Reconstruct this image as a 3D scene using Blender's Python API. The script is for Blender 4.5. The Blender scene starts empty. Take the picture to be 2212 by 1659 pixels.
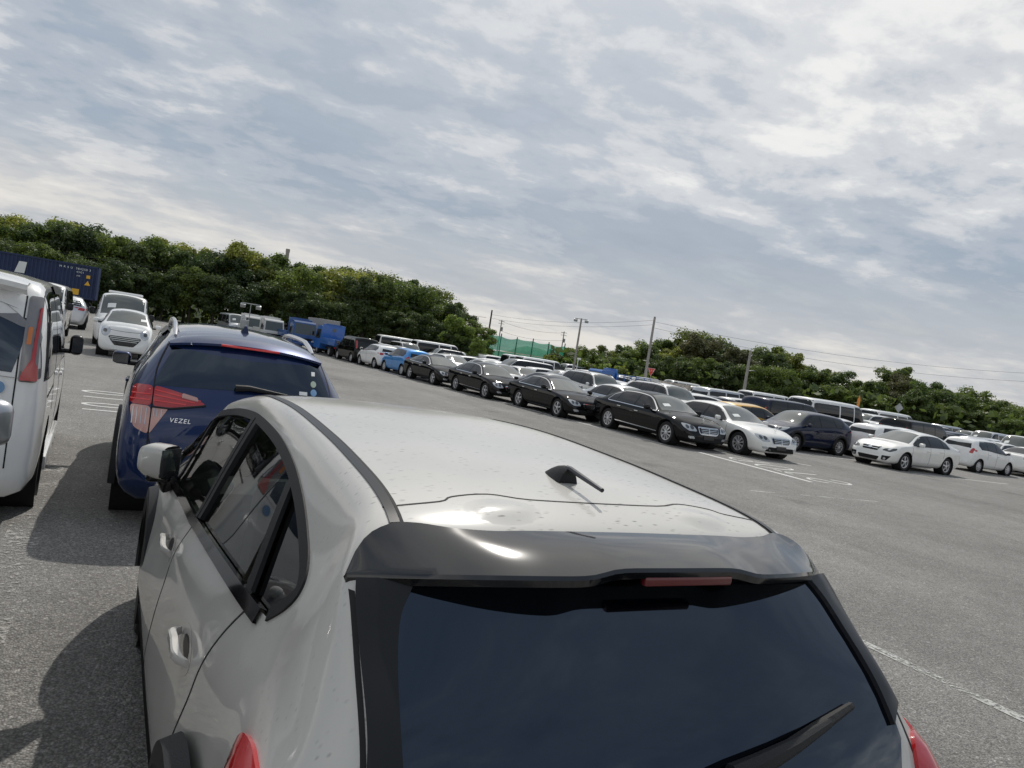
import bpy, bmesh, math, random
import numpy as np
from mathutils import Vector, Matrix, geometry
from mathutils.bvhtree import BVHTree
R = math.radians
random.seed(7)
scene = bpy.context.scene
col = scene.collection

# ------------------------------------------------------------------ camera
CAM_H = 1.82
_r, _p, _y = R(8.9), R(2.0), R(27.5)
_f = Vector((math.sin(_y)*math.cos(_p), math.cos(_y)*math.cos(_p), -math.sin(_p)))
_rt = Vector((math.cos(_y), -math.sin(_y), 0)); _up = _rt.cross(_f)
CR = _rt*math.cos(_r) + _up*math.sin(_r); CU = _up*math.cos(_r) - _rt*math.sin(_r); CF = _f
cam_d = bpy.data.cameras.new('camera'); cam_d.sensor_width = 36; cam_d.lens = 1534/2212*36
cam_d.clip_start = .03; cam_d.clip_end = 3000
cam = bpy.data.objects.new('camera', cam_d); col.objects.link(cam)
mw = Matrix((CR, CU, -CF)).transposed().to_4x4(); mw.translation = Vector((0, 0, CAM_H)); cam.matrix_world = mw
scene.camera = cam

# ------------------------------------------------------------------ light and sky
SUN_EL, SUN_AZ = 50, 31          # azimuth clockwise from +Y
w = bpy.data.worlds.new('World'); scene.world = w; w.use_nodes = True
nt = w.node_tree; nt.nodes.clear()
def N(t, **k):
    n = nt.nodes.new(t)
    for a, b in k.items(): setattr(n, a, b)
    return n
def lk(a, b): nt.links.new(a, b)
def mth(op, a, b=None, c=None, clamp=False):
    n = N('ShaderNodeMath', operation=op); n.use_clamp = clamp
    for i, v in enumerate((a, b, c)):
        if v is None: continue
        if isinstance(v, (int, float)): n.inputs[i].default_value = v
        else: lk(v, n.inputs[i])
    return n.outputs[0]
def ramp(fac, stops, interp='EASE'):
    n = N('ShaderNodeValToRGB'); n.color_ramp.interpolation = interp
    e = n.color_ramp.elements
    while len(e) < len(stops): e.new(.5)
    for i, (p, c) in enumerate(stops):
        e[i].position = p; e[i].color = (*c, 1) if len(c) == 3 else c
    lk(fac, n.inputs[0]); return n.outputs[0]
def mixc(fac, a, b, mode='MIX'):
    n = N('ShaderNodeMix', data_type='RGBA', blend_type=mode)
    for i, v in ((0, fac), (6, a), (7, b)):
        if isinstance(v, (int, float)): n.inputs[i].default_value = v
        elif isinstance(v, tuple): n.inputs[i].default_value = (*v, 1)
        else: lk(v, n.inputs[i])
    return n.outputs[2]
tc = N('ShaderNodeTexCoord'); sep = N('ShaderNodeSeparateXYZ'); lk(tc.outputs['Generated'], sep.inputs[0])
sky = N('ShaderNodeTexSky', sky_type='NISHITA'); sky.sun_disc = False
sky.sun_elevation = R(SUN_EL); sky.sun_rotation = R(SUN_AZ); sky.air_density = 1.2; sky.dust_density = 2.5
zz = mth('MAXIMUM', sep.outputs[2], 0.0)
den = mth('ADD', zz, .16)
cx = mth('DIVIDE', sep.outputs[0], den); cy = mth('DIVIDE', sep.outputs[1], den)
cmb = N('ShaderNodeCombineXYZ'); lk(cx, cmb.inputs[0]); lk(cy, cmb.inputs[1])
def noise(scale, detail, rough, off=(0,0,0), rot=0, stretch=(1,1,1), dist=0):
    m = N('ShaderNodeMapping'); m.inputs['Location'].default_value = off; m.inputs['Rotation'].default_value = (0,0,rot); m.inputs['Scale'].default_value = stretch
    lk(cmb.outputs[0], m.inputs[0])
    n = N('ShaderNodeTexNoise'); n.inputs['Scale'].default_value = scale; n.inputs['Detail'].default_value = detail
    n.inputs['Roughness'].default_value = rough; n.inputs['Distortion'].default_value = dist
    lk(m.outputs[0], n.inputs['Vector']); return n.outputs['Fac']
big = noise(.46, 6, .50, (10.6, 7.1, 0), R(35), (.62, 1.15, 1), .25)       # broad decks of cloud
fine = noise(2.7, 10, .60, (1.3, 4.2, 0), R(30), (.85, 1.05, 1), .2)      # ragged billows
puff = noise(7.5, 8, .58, (5.3, 2.2, 0), R(20), (.9, 1.0, 1), .1)         # small puffs within them
veil = noise(1.1, 6, .55, (9.3, .4, 0), R(38), (.22, 1.5, 1), .3)        # thin streaks
deck = mth('ADD', mth('ADD', mth('MULTIPLY', big, .68), mth('MULTIPLY', fine, .30)), mth('MULTIPLY', mth('SUBTRACT', puff, .5), .12))
deck = mth('ADD', deck, .02)
cloud = ramp(deck, [(.39, (.25,.305,.385)), (.46, (.30,.36,.44)), (.505, (.40,.445,.51)), (.545, (.58,.60,.63)), (.59, (.79,.79,.78)), (.68, (.96,.955,.94))])
cloud = mixc(mth('MULTIPLY', ramp(veil, [(.42, (0,0,0)), (.62, (1,1,1))]), .16), cloud, (.58, .60, .635))
# light low in the sky: warm pale band under the deck
hz = ramp(zz, [(0, (1,1,1)), (.10, (.9,.9,.9)), (.20, (0,0,0)), (1, (0,0,0))])
band = mixc(ramp(deck, [(.42, (0,0,0)), (.58, (1,1,1))]), (.50, .515, .545), (.70, .675, .635))
cloud = mixc(mth('MULTIPLY', hz, mth('ADD', .25, mth('MULTIPLY', big, 1.1)), clamp=True), cloud, band)
# forward scattering around the veiled sun
sd = Vector((math.sin(R(SUN_AZ))*math.cos(R(SUN_EL)), math.cos(R(SUN_AZ))*math.cos(R(SUN_EL)), math.sin(R(SUN_EL))))
dp = N('ShaderNodeVectorMath', operation='DOT_PRODUCT'); lk(tc.outputs['Generated'], dp.inputs[0]); dp.inputs[1].default_value = sd
halo = mth('POWER', mth('MAXIMUM', dp.outputs['Value'], 0.0), 14)
cloud = mixc(mth('MULTIPLY', halo, .55), cloud, (1.05, 1.05, 1.03))
bg1 = N('ShaderNodeBackground'); bg1.inputs[1].default_value = .10; lk(sky.outputs[0], bg1.inputs[0])
bg2 = N('ShaderNodeBackground'); bg2.inputs[1].default_value = 1.08; lk(cloud, bg2.inputs[0])
ms = N('ShaderNodeMixShader'); lk(bg1.outputs[0], ms.inputs[1]); lk(bg2.outputs[0], ms.inputs[2])
cov = ramp(mth('ADD', mth('MULTIPLY', deck, .6), mth('MULTIPLY', fine, .4)), [(.30, (.72,.72,.72)), (.5, (.96,.96,.96)), (.6, (1,1,1))])
lk(cov, ms.inputs[0])
wo = N('ShaderNodeOutputWorld'); lk(ms.outputs[0], wo.inputs[0])

sl = bpy.data.lights.new('sun', 'SUN'); sl.energy = 2.7; sl.angle = R(.6); sl.color = (1, .95, .88)
so = bpy.data.objects.new('sun', sl); col.objects.link(so); so.rotation_euler = sd.to_track_quat('Z', 'Y').to_euler()
so.location = (0, 0, 30)
scene.view_settings.view_transform = 'Standard'; scene.view_settings.look = 'None'
scene.view_settings.exposure = 0; scene.view_settings.gamma = 1; scene.view_settings.use_curve_mapping = False

def ray(px, py):                                   # photo pixel (2212 wide) -> direction
    return CF + CR*((px-1106)/1534) - CU*((py-829.5)/1534)
def at(px, py, dist):                              # a point that far away on the ground plane
    d = ray(px, py); s = dist/math.hypot(d.x, d.y); return Vector((0, 0, CAM_H)) + d*s
def gnd(px, py, z=0):
    d = ray(px, py); s = (z-CAM_H)/d.z; return Vector((0, 0, CAM_H)) + d*s
# ------------------------------------------------------------------ materials
MATS = {}
def mat(name, colr, rough=.5, metal=0, coat=0, spec=.5, var=0, vscale=6, bump=0, bscale=40, emit=None, crough=.03):
    if name in MATS: return MATS[name]
    m = bpy.data.materials.new(name); m.use_nodes = True; t = m.node_tree; b = t.nodes['Principled BSDF']
    b.inputs['Base Color'].default_value = (*colr, 1); b.inputs['Roughness'].default_value = rough; b.inputs['Metallic'].default_value = metal
    b.inputs['Coat Weight'].default_value = coat; b.inputs['Coat Roughness'].default_value = crough; b.inputs['Specular IOR Level'].default_value = spec
    if var or bump:
        tcn = t.nodes.new('ShaderNodeTexCoord'); n = t.nodes.new('ShaderNodeTexNoise'); n.inputs['Scale'].default_value = vscale; n.inputs['Detail'].default_value = 6
        t.links.new(tcn.outputs['Object'], n.inputs['Vector'])
        if var:
            mp = t.nodes.new('ShaderNodeMapRange'); mp.inputs[3].default_value = 1-var; mp.inputs[4].default_value = 1+var
            mp.inputs[1].default_value = .3; mp.inputs[2].default_value = .7
            t.links.new(n.outputs['Fac'], mp.inputs[0])
            mx = t.nodes.new('ShaderNodeMix'); mx.data_type = 'RGBA'; mx.blend_type = 'MULTIPLY'; mx.inputs[0].default_value = 1; mx.inputs[6].default_value = (*colr, 1)
            t.links.new(mp.outputs[0], mx.inputs[7]); t.links.new(mx.outputs[2], b.inputs['Base Color'])
        if bump:
            n2 = t.nodes.new('ShaderNodeTexNoise'); n2.inputs['Scale'].default_value = bscale; n2.inputs['Detail'].default_value = 4
            t.links.new(tcn.outputs['Object'], n2.inputs['Vector'])
            bp = t.nodes.new('ShaderNodeBump'); bp.inputs['Strength'].default_value = bump; bp.inputs['Distance'].default_value = .01
            t.links.new(n2.outputs['Fac'], bp.inputs['Height']); t.links.new(bp.outputs[0], b.inputs['Normal'])
    if emit:
        b.inputs['Emission Color'].default_value = (*emit[:3], 1); b.inputs['Emission Strength'].default_value = emit[3]
    MATS[name] = m; return m
def paint(name, c, metal=0, rough=.38, coat=1.0, spec=.25):
    """car paint: base under clear coat, with a film of road dust (patchy roughness)"""
    if name in MATS: return MATS[name]
    m = mat(name, c, rough, metal, coat, spec, var=.05, vscale=2.2)
    t = m.node_tree; b = t.nodes['Principled BSDF']
    tcn = t.nodes.new('ShaderNodeTexCoord'); n = t.nodes.new('ShaderNodeTexNoise'); n.inputs['Scale'].default_value = 3.5; n.inputs['Detail'].default_value = 8
    t.links.new(tcn.outputs['Object'], n.inputs['Vector'])
    mp = t.nodes.new('ShaderNodeMapRange'); mp.inputs[1].default_value = .35; mp.inputs[2].default_value = .75; mp.inputs[3].default_value = .015; mp.inputs[4].default_value = .07
    t.links.new(n.outputs['Fac'], mp.inputs[0]); t.links.new(mp.outputs[0], b.inputs['Coat Roughness'])
    return m
P = dict(white=paint('paint_white', (.80,.80,.785)), pearl=paint('paint_pearl_white', (.78,.775,.74), .03), silver=paint('paint_silver', (.52,.53,.54), .75, .34),
         grey=paint('paint_grey', (.16,.165,.17), .6), black=paint('paint_black', (.004,.004,.0045), 0, .3, .75, .0), navy=paint('paint_navy', (.006,.011,.036), 0, .35, .8, .05),
         blue=paint('paint_deep_blue', (.009,.025,.092), .45, .33, 1.0, .15), sky=paint('paint_bright_blue', (.035,.25,.62), .3), truckblue=paint('paint_truck_blue', (.02,.13,.42), 0, .45),
         yellow=paint('paint_yellow', (.75,.42,.05)), red=paint('paint_red', (.35,.02,.02)), brown=paint('paint_bronze', (.16,.10,.07), .5), beige=paint('paint_champagne', (.50,.47,.41), .5))
mat('rubber', (.018,.018,.019), .8, bump=.3, bscale=60); mat('plastic', (.016,.0165,.018), .55, 0, 0, .25, bump=.15, bscale=220)
mat('trim', (.010,.0105,.012), .30, 0, 0, .3); mat('gloss_black', (.005,.005,.006), .06); mat('chrome', (.80,.80,.80), .12, 1)
mat('alloy', (.62,.62,.63), .28, .45); mat('alloy_dark', (.08,.08,.085), .3, .7); mat('hubcap', (.50,.50,.51), .35, .3)
mat('glass_side', (.008,.009,.010), .03, 0, 0, .55); mat('glass_front', (.062,.074,.070), .04, 0, .5, .7)
mat('glass_dark', (.001,.0015,.003), .025, 0, 0, 1.0)
mat('lamp_clear', (.48,.50,.52), .12, .35, 1.0); mat('lamp_dark', (.06,.065,.07), .1, .3, 1.0); mat('lamp_red', (.42,.012,.014), .12, 0, 1.0); mat('lamp_amber', (.6,.17,.02), .15, 0, 1)
mat('seam', (.012,.012,.013), .8); mat('well', (.008,.008,.008), .9); mat('plate', (.02,.02,.022), .4); mat('paper', (.75,.77,.75), .6)
mat('seat', (.42,.41,.385), .85, bump=.3, bscale=120); mat('dash', (.03,.031,.033), .6); mat('liner', (.42,.41,.38), .9)
mat('galv', (.33,.34,.34), .5, .4, var=.15, vscale=3); mat('concrete_pole', (.30,.285,.26), .85, var=.15, vscale=2, bump=.2)
mat('wood_pole', (.085,.072,.06), .9, var=.2); mat('cable', (.03,.03,.03), .7)
MATS['glass_dark'].node_tree.nodes['Principled BSDF'].inputs['Specular Tint'].default_value = (.62,.78,1.0,1)      # blue put into the reflections, standing in for blue sky behind
# glass that lets the cabin show
def clear_glass(name, tint, alpha):
    m = bpy.data.materials.new(name); m.use_nodes = True; t = m.node_tree; t.nodes.clear()
    o = t.nodes.new('ShaderNodeOutputMaterial'); tr = t.nodes.new('ShaderNodeBsdfTransparent'); tr.inputs[0].default_value = (*tint, 1)
    gl = t.nodes.new('ShaderNodeBsdfGlossy'); gl.inputs['Roughness'].default_value = .015
    fr = t.nodes.new('ShaderNodeFresnel'); fr.inputs[0].default_value = 1.52
    mu = t.nodes.new('ShaderNodeMath'); mu.operation = 'MULTIPLY_ADD'; mu.inputs[1].default_value = 1.0; mu.inputs[2].default_value = alpha; mu.use_clamp = True
    t.links.new(fr.outputs[0], mu.inputs[0]); mx = t.nodes.new('ShaderNodeMixShader'); t.links.new(mu.outputs[0], mx.inputs[0])
    t.links.new(tr.outputs[0], mx.inputs[1]); t.links.new(gl.outputs[0], mx.inputs[2]); t.links.new(mx.outputs[0], o.inputs[0])
    MATS[name] = m
clear_glass('glass_clear', (.62,.70,.64), .01); clear_glass('glass_privacy', (.10,.10,.105), .01); clear_glass('glass_tint', (.34,.37,.36), .01)
# ------------------------------------------------------------------ mesh helpers
class MB:
    def __init__(s): s.v = []; s.f = []; s.nrm = None
    def add(s, v, f):
        o = len(s.v); s.v += [tuple(p) for p in v]; s.f += [tuple(i+o for i in q) for q in f]; return s
    def box(s, c, sz, rz=0, rx=0, ry=0, taper=1):
        m = Matrix.Translation(Vector(c)) @ Matrix.Rotation(rz, 4, 'Z') @ Matrix.Rotation(ry, 4, 'Y') @ Matrix.Rotation(rx, 4, 'X')
        a, b, h = (q/2 for q in sz)
        vs = [m @ Vector((x*a*(taper if z > 0 else 1), y*b*(taper if z > 0 else 1), z*h)) for z in (-1, 1) for x, y in ((-1,-1),(1,-1),(1,1),(-1,1))]
        return s.add(vs, [(3,2,1,0),(4,5,6,7),(0,1,5,4),(1,2,6,5),(2,3,7,6),(3,0,4,7)])
    def rbox(s, c, sz, r=.02, rz=0, rx=0, ry=0, seg=2):
        bm = bmesh.new(); bmesh.ops.create_cube(bm, size=1); bmesh.ops.scale(bm, vec=sz, verts=bm.verts)
        bmesh.ops.bevel(bm, geom=bm.edges[:], offset=min(r, min(sz)*.49), segments=seg, profile=.5, affect='EDGES')
        m = Matrix.Translation(Vector(c)) @ Matrix.Rotation(rz, 4, 'Z') @ Matrix.Rotation(ry, 4, 'Y') @ Matrix.Rotation(rx, 4, 'X')
        bm.verts.index_update(); s.add([m @ v.co for v in bm.verts], [[v.index for v in f.verts] for f in bm.faces]); bm.free(); return s
    def tube(s, path, rad, n=8, caps=True):
        path = [Vector(p) for p in path]; rr = rad if isinstance(rad, (list, tuple)) else [rad]*len(path)
        vs = []; fs = []; up = None
        for i, p in enumerate(path):
            t = (path[min(i+1, len(path)-1)] - path[max(i-1, 0)]).normalized()
            if up is None: up = t.orthogonal().normalized()
            up = (up - t*up.dot(t)); up = up.normalized() if up.length > 1e-6 else t.orthogonal().normalized()
            sd_ = t.cross(up)
            for k in range(n):
                a = 2*math.pi*k/n; vs.append(p + (up*math.cos(a) + sd_*math.sin(a))*rr[i])
        for i in range(len(path)-1):
            for k in range(n):
                k2 = (k+1) % n; fs.append((i*n+k, i*n+k2, (i+1)*n+k2, (i+1)*n+k))
        if caps: fs.append(tuple(range(n))[::-1]); fs.append(tuple((len(path)-1)*n+k for k in range(n)))
        return s.add(vs, fs)
    def lathe(s, prof, c=(0,0,0), n=24, axis='X'):
        vs = []; fs = []
        for (r, h) in prof:
            for k in range(n):
                a = 2*math.pi*k/n; u, v_ = r*math.cos(a), r*math.sin(a)
                p = {'X': (h, u, v_), 'Y': (u, h, v_), 'Z': (u, v_, h)}[axis]; vs.append((p[0]+c[0], p[1]+c[1], p[2]+c[2]))
        for i in range(len(prof)-1):
            for k in range(n):
                k2 = (k+1) % n; fs.append((i*n+k, i*n+k2, (i+1)*n+k2, (i+1)*n+k))
        return s.add(vs, fs)
    def xform(s, m): s.v = [tuple(m @ Vector(p)) for p in s.v]; return s
    def mirrorx(s):
        o = MB(); o.v = [(-a, b, c) for a, b, c in s.v]; o.f = [tuple(reversed(q)) for q in s.f]
        if s.nrm is not None: o.nrm = [(-a, b, c) for a, b, c in s.nrm]
        return o
    def join(s, o): s.add(o.v, o.f); return s
def mesh_of(name, mb, mats, smooth=True, angle=38, mi=None):
    me = bpy.data.meshes.new(name); me.from_pydata(mb.v, [], mb.f)
    for m in mats: me.materials.append(m)
    if mi is not None: me.polygons.foreach_set('material_index', mi)
    me.update()
    if smooth:
        me.polygons.foreach_set('use_smooth', [True]*len(me.polygons))
        if mb.nrm is not None and len(mb.nrm) == len(mb.v):
            me.normals_split_custom_set_from_vertices([Vector(n) for n in mb.nrm])
        else:
            me.set_sharp_from_angle(angle=R(angle))
    return me
def link(name, me, parent=None, loc=None, rz=0):
    o = bpy.data.objects.new(name, me); col.objects.link(o)
    if parent: o.parent = parent
    if loc is not None: o.location = loc
    if rz: o.rotation_euler = (0, 0, rz)
    return o
def empty(name, loc=(0,0,0), rz=0):
    o = bpy.data.objects.new(name, None); col.objects.link(o); o.location = loc; o.rotation_euler = (0,0,rz); o.empty_display_size = .2; return o
def tag(o, label, cat, group=None):
    o['label'] = label; o['category'] = cat
    if group: o['group'] = group
    return o
def part(name, mb, m, parent, smooth=True, angle=38): return link(name, mesh_of(name, mb, [MATS[m] if isinstance(m, str) else m], smooth, angle), parent)
def thing(name, mb, m, label, cat, loc=(0,0,0), rz=0, group=None, smooth=True):
    o = link(name, mesh_of(name, mb, [MATS[m] if isinstance(m, str) else m], smooth), None, loc, rz); return tag(o, label, cat, group)
# monotone cubic through knots
def pch(kn):
    kn = sorted(kn); x = np.array([k[0] for k in kn], float); y = np.array([k[1] for k in kn], float)
    h = np.diff(x); d = np.diff(y)/h; m = np.zeros(len(x))
    for i in range(1, len(x)-1):
        if d[i-1]*d[i] > 0:
            w1 = 2*h[i]+h[i-1]; w2 = h[i]+2*h[i-1]; m[i] = (w1+w2)/(w1/d[i-1]+w2/d[i])
    m[0] = d[0]; m[-1] = d[-1]
    def f(t):
        t = np.clip(np.asarray(t, float), x[0], x[-1]); i = np.clip(np.searchsorted(x, t)-1, 0, len(x)-2)
        s = (t-x[i])/h[i]; h00 = 2*s**3-3*s**2+1; h10 = s**3-2*s**2+s; h01 = -2*s**3+3*s**2; h11 = s**3-s**2
        return h00*y[i]+h10*h[i]*m[i]+h01*y[i+1]+h11*h[i]*m[i+1]
    return f
def smoothf(f, a, b, sig):
    if sig <= 0: return f
    g = np.linspace(a, b, 1600); v = f(g); dx = g[1]-g[0]; k = int(3*sig/dx)+1
    ker = np.exp(-.5*(np.arange(-k, k+1)*dx/sig)**2); ker /= ker.sum()
    # odd reflection keeps the end values
    vp = np.concatenate([2*v[0]-v[1:k+1][::-1], v, 2*v[-1]-v[-k-1:-1][::-1]])
    sm = np.convolve(vp, ker, 'valid')
    return lambda t: np.interp(np.asarray(t, float), g, sm)
def inpoly(pts, poly):
    pts = np.asarray(pts); p = np.asarray(poly); x, y = pts[:,0], pts[:,1]; r = np.zeros(len(pts), bool); j = len(p)-1
    for i in range(len(p)):
        c = ((p[i,1] > y) != (p[j,1] > y))
        with np.errstate(divide='ignore', invalid='ignore'):
            r ^= c & (x < (p[j,0]-p[i,0])*(y-p[i,1])/(p[j,1]-p[i,1]+1e-12)+p[i,0])
        j = i
    return r
def nearest_on(poly, q):
    best = None
    for i in range(len(poly)):
        a = Vector(poly[i]); b = Vector(poly[(i+1) % len(poly)]); ab = b-a
        t = max(0, min(1, (Vector(q)-a).dot(ab)/max(ab.length_squared, 1e-12))); c = a+ab*t; d = (c-Vector(q)).length
        if best is None or d < best[0]: best = (d, c)
    return best
def rounded(poly, r=.05, seg=4):
    """round the corners of a polygon"""
    out = []; n = len(poly)
    for i in range(n):
        a, b, c = Vector(poly[i-1]), Vector(poly[i]), Vector(poly[(i+1) % n])
        d1, d2 = (a-b), (c-b); q = min(r, d1.length*.45, d2.length*.45)
        p1, p2 = b+d1.normalized()*q, b+d2.normalized()*q
        for k in range(seg+1):
            t = k/seg; out.append(tuple(p1*(1-t)**2+b*2*t*(1-t)+p2*t*t))
    return out
def spline(pts, n=8, closed=False):
    """Catmull-Rom through 2D/3D points"""
    pts = [Vector(p) for p in pts]; out = []; m = len(pts)
    for i in range(m if closed else m-1):
        if closed: p0, p1, p2, p3 = pts[i-1], pts[i], pts[(i+1) % m], pts[(i+2) % m]
        else: p0, p1, p2, p3 = pts[max(i-1, 0)], pts[i], pts[i+1], pts[min(i+2, m-1)]
        for k in range(n):
            t = k/n; out.append(.5*((2*p1)+(p2-p0)*t+(2*p0-5*p1+4*p2-p3)*t*t+(3*p1-p0-3*p2+p3)*t**3))
    if not closed: out.append(pts[-1])
    return [tuple(p) for p in out]
# ------------------------------------------------------------------ car bodies: a lofted shell, with panels, panes and lamps laid onto its surface
class Shell:
    def __init__(s, sp, ds=.07, n1=10, n2=7, n3=10, sm=2, sig=.0):
        s.sp = sp; y0, y1 = -sp['L']/2, sp['L']/2; s.ds = ds
        g = lambda k: smoothf(pch(sp[k]), y0, y1, sig)
        s.zc, s.ze, s.we, s.zb, s.wb, s.zo = (g(k) for k in ('zc','ze','we','zb','wb','zo'))
        yy = np.linspace(y0, y1, 4000); dz = np.gradient(s.zc(yy), yy); dw = np.gradient(s.wb(yy), yy)
        arc = np.concatenate([[0], np.cumsum(np.hypot(np.hypot(1, dz), dw)[1:]*np.diff(yy))]); n = int(arc[-1]/ds)+2
        Y = np.interp(np.linspace(0, arc[-1], n), arc, yy); s.Y = Y
        zc, ze, we, zb, wb, zo = (f(Y) for f in (s.zc, s.ze, s.we, s.zb, s.wb, s.zo))
        ze = np.minimum(ze, zc-.002); zb = np.minimum(zb, ze-.004); we = np.minimum(we, wb); zo = np.minimum(zo, zb-.05)
        tum = sp.get('sill', .05); bul = sp.get('bulge', .02)
        ws = wb*(1-tum); pts = [(0*ws, zo), (ws*.86, zo)]
        zs = zo+.03; zm = zs+.55*(zb-zs); wm = wb+bul*np.clip(wb/(sp['W']/2), 0, 1)**2
        for k in range(n1):
            t = k/(n1-1); a = (t-.55)*(t-1)/(.55); b = t*(t-1)/(.55*-.45); c = t*(t-.55)/.45
            x = a*ws+b*wm+c*wb; z = zs+t*(zb-zs)
            for (zl, amp, wd, *wu) in sp.get('crease', ()):
                dz_ = z-pch(zl)(Y); x = x + amp*np.exp(-(dz_/np.where(dz_ > 0, wu[0] if wu else wd, wd))**2)*np.clip(wb/(sp['W']/2)-.6, 0, .4)*2.5
            pts.append((x, z))
        for k in range(1, n2+1):
            t = k/n2; hgt = np.maximum(ze-zb, 0); pts.append((wb+(we-wb)*t+sp.get('gbulge', .04)*hgt*4*t*(1-t), zb+(ze-zb)*t))
        pw = sp.get('crown', 2.4)
        for k in range(1, n3+1):
            q = 1-math.cos(math.pi/2*k/n3); q = .5*q+.5*k/n3; x = we*(1-q); pts.append((x, zc-(zc-ze)*(1-q)**pw))
        X = np.stack([p[0]*np.ones_like(Y) for p in pts], 1); Z = np.stack([p[1] for p in pts], 1)
        for _ in range(sm):
            Xp = np.concatenate([X, -X[:, -2:-1]], 1); Zp = np.concatenate([Z, Z[:, -2:-1]], 1)
            X2, Z2 = X.copy(), Z.copy()
            X2[:, 2:] = .5*X[:, 2:]+.25*(Xp[:, 1:-2]+Xp[:, 3:]); Z2[:, 2:] = .5*Z[:, 2:]+.25*(Zp[:, 1:-2]+Zp[:, 3:])
            X, Z = X2, Z2
        h = X.shape[1]; Xf = np.concatenate([X, -X[:, -2:0:-1]], 1); Zf = np.concatenate([Z, Z[:, -2:0:-1]], 1); m = Xf.shape[1]
        V = np.stack([Xf, np.repeat(Y[:, None], m, 1), Zf], 2).reshape(-1, 3)
        F = []
        for i in range(n-1):
            for j in range(m):
                j2 = (j+1) % m; F.append((i*m+j, (i+1)*m+j, (i+1)*m+j2, i*m+j2))
        F.append(tuple(range(m))); F.append(tuple((n-1)*m+j for j in range(m))[::-1])
        s.n, s.m, s.V = n, m, V; s.F = F
        s.bvh = BVHTree.FromPolygons([Vector(v) for v in V], F)
        vn = np.zeros_like(V); q = np.array(F[:-2]); nr = np.cross(V[q[:,2]]-V[q[:,0]], V[q[:,3]]-V[q[:,1]])
        for k in range(4): np.add.at(vn, q[:,k], nr)
        vn /= np.linalg.norm(vn, axis=1)[:, None]+1e-12
        cen = V[q].mean(1); 
        if (vn[:, 2]*(V[:, 2]-.6)).sum() < 0: vn = -vn; s.F = [tuple(reversed(f)) for f in F]
        s.vn = vn; s.keep = np.ones(len(F), bool)
        s.fc = np.array([V[list(f)].mean(0) for f in s.F]); s.fn = np.array([vn[list(f)].mean(0) for f in s.F])
    def cast(s, a, b, view):
        o, d = {'L': ((-3, a, b), (1,0,0)), 'R': ((3, a, b), (-1,0,0)), 'F': ((a, 5, b), (0,-1,0)), 'B': ((a, -5, b), (0,1,0)), 'T': ((a, b, 4), (0,0,-1))}[view]
        loc, nr, fi, dist = s.bvh.ray_cast(Vector(o), Vector(d))
        if loc is None:
            loc, nr, fi, dist = s.bvh.find_nearest(Vector({'L': (-s.sp['W']/2, a, b), 'R': (s.sp['W']/2, a, b), 'F': (a, s.sp['L']/2, b), 'B': (a, -s.sp['L']/2, b), 'T': (a, b, s.sp['H'])}[view]))
        f = s.F[fi]
        if len(f) == 4:
            best = None
            for tri in ((f[0], f[1], f[2]), (f[0], f[2], f[3])):
                A, B, C = (Vector(s.V[i]) for i in tri)
                try: p = geometry.barycentric_transform(loc, A, B, C, Vector((1,0,0)), Vector((0,1,0)), Vector((0,0,1)))
                except Exception: continue
                mn = min(p)
                if best is None or mn > best[0]: best = (mn, p, tri)
            if best:
                nn = sum((Vector(s.vn[i])*max(0, c) for i, c in zip(best[2], best[1])), Vector((0,0,0)))
                if nn.length > .1: nr = nn.normalized()
        dd = -Vector(d)
        if nr.dot(dd) < 0 and abs(nr.dot(dd)) > .3: nr = -nr
        return loc, nr
    def uv(s, pts, view): return pts[:, [1,2]] if view in 'LR' else pts[:, [0,2]] if view in 'FB' else pts[:, [0,1]]
    def mask(s, view):
        c, nr = s.fc, s.fn
        return {'L': (c[:,0] < -.2)&(nr[:,0] < -.15), 'R': (c[:,0] > .2)&(nr[:,0] > .15), 'F': (nr[:,1] > .15)&(c[:,1] > 0), 'B': (nr[:,1] < -.12)&(c[:,1] < 0), 'T': nr[:,2] > .1}[view]
    def cut(s, poly, view, reach=1.6):
        hit = inpoly(s.uv(s.fc, view), poly) & s.mask(view) & s.keep
        rem = set(np.nonzero(hit)[0].tolist()); vr = {i for f in rem for i in s.F[f]}
        s.keep[list(rem)] = False
        for f in np.nonzero(s.keep)[0]:
            for i in s.F[f]:
                if i in vr:
                    q = s.uv(s.V[i:i+1], view)[0]; d, c = nearest_on(poly, q)
                    if d < s.ds*reach: s.V[i] = np.array(s.cast(c[0], c[1], view)[0])
    def body(s):
        mb = MB(); mb.v = [tuple(v) for v in s.V]; mb.f = [s.F[i] for i in np.nonzero(s.keep)[0]]; mb.nrm = None; return mb
    def decal(s, poly, view, off=.004, step=.07, dome=0, skirt=.012, soft=False):
        P2 = [Vector(p) for p in poly]; bd = []
        for i in range(len(P2)):
            a, b = P2[i], P2[(i+1) % len(P2)]; k = max(1, int((b-a).length/step))
            bd += [a+(b-a)*(j/k) for j in range(k)]
        bd = [p for i, p in enumerate(bd) if (p-bd[i-1]).length > 1e-4]
        area = sum(bd[i-1].x*bd[i].y-bd[i].x*bd[i-1].y for i in range(len(bd)))
        if area < 0: bd.reverse()
        lo = Vector((min(p.x for p in bd), min(p.y for p in bd))); hi = Vector((max(p.x for p in bd), max(p.y for p in bd)))
        ins = []; x = lo.x+step*.5
        while x < hi.x:
            y = lo.y+step*.5
            while y < hi.y: ins.append((x, y)); y += step
            x += step
        if ins:
            ok = inpoly(ins, bd); ins = [Vector(p) for p, o in zip(ins, ok) if o]
            ins = [p for p in ins if nearest_on(bd, p)[0] > step*.35]
        nb = len(bd); vs, es, fs, *_ = geometry.delaunay_2d_cdt(bd+ins, [], [list(range(nb))], 1, 1e-6)
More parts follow.
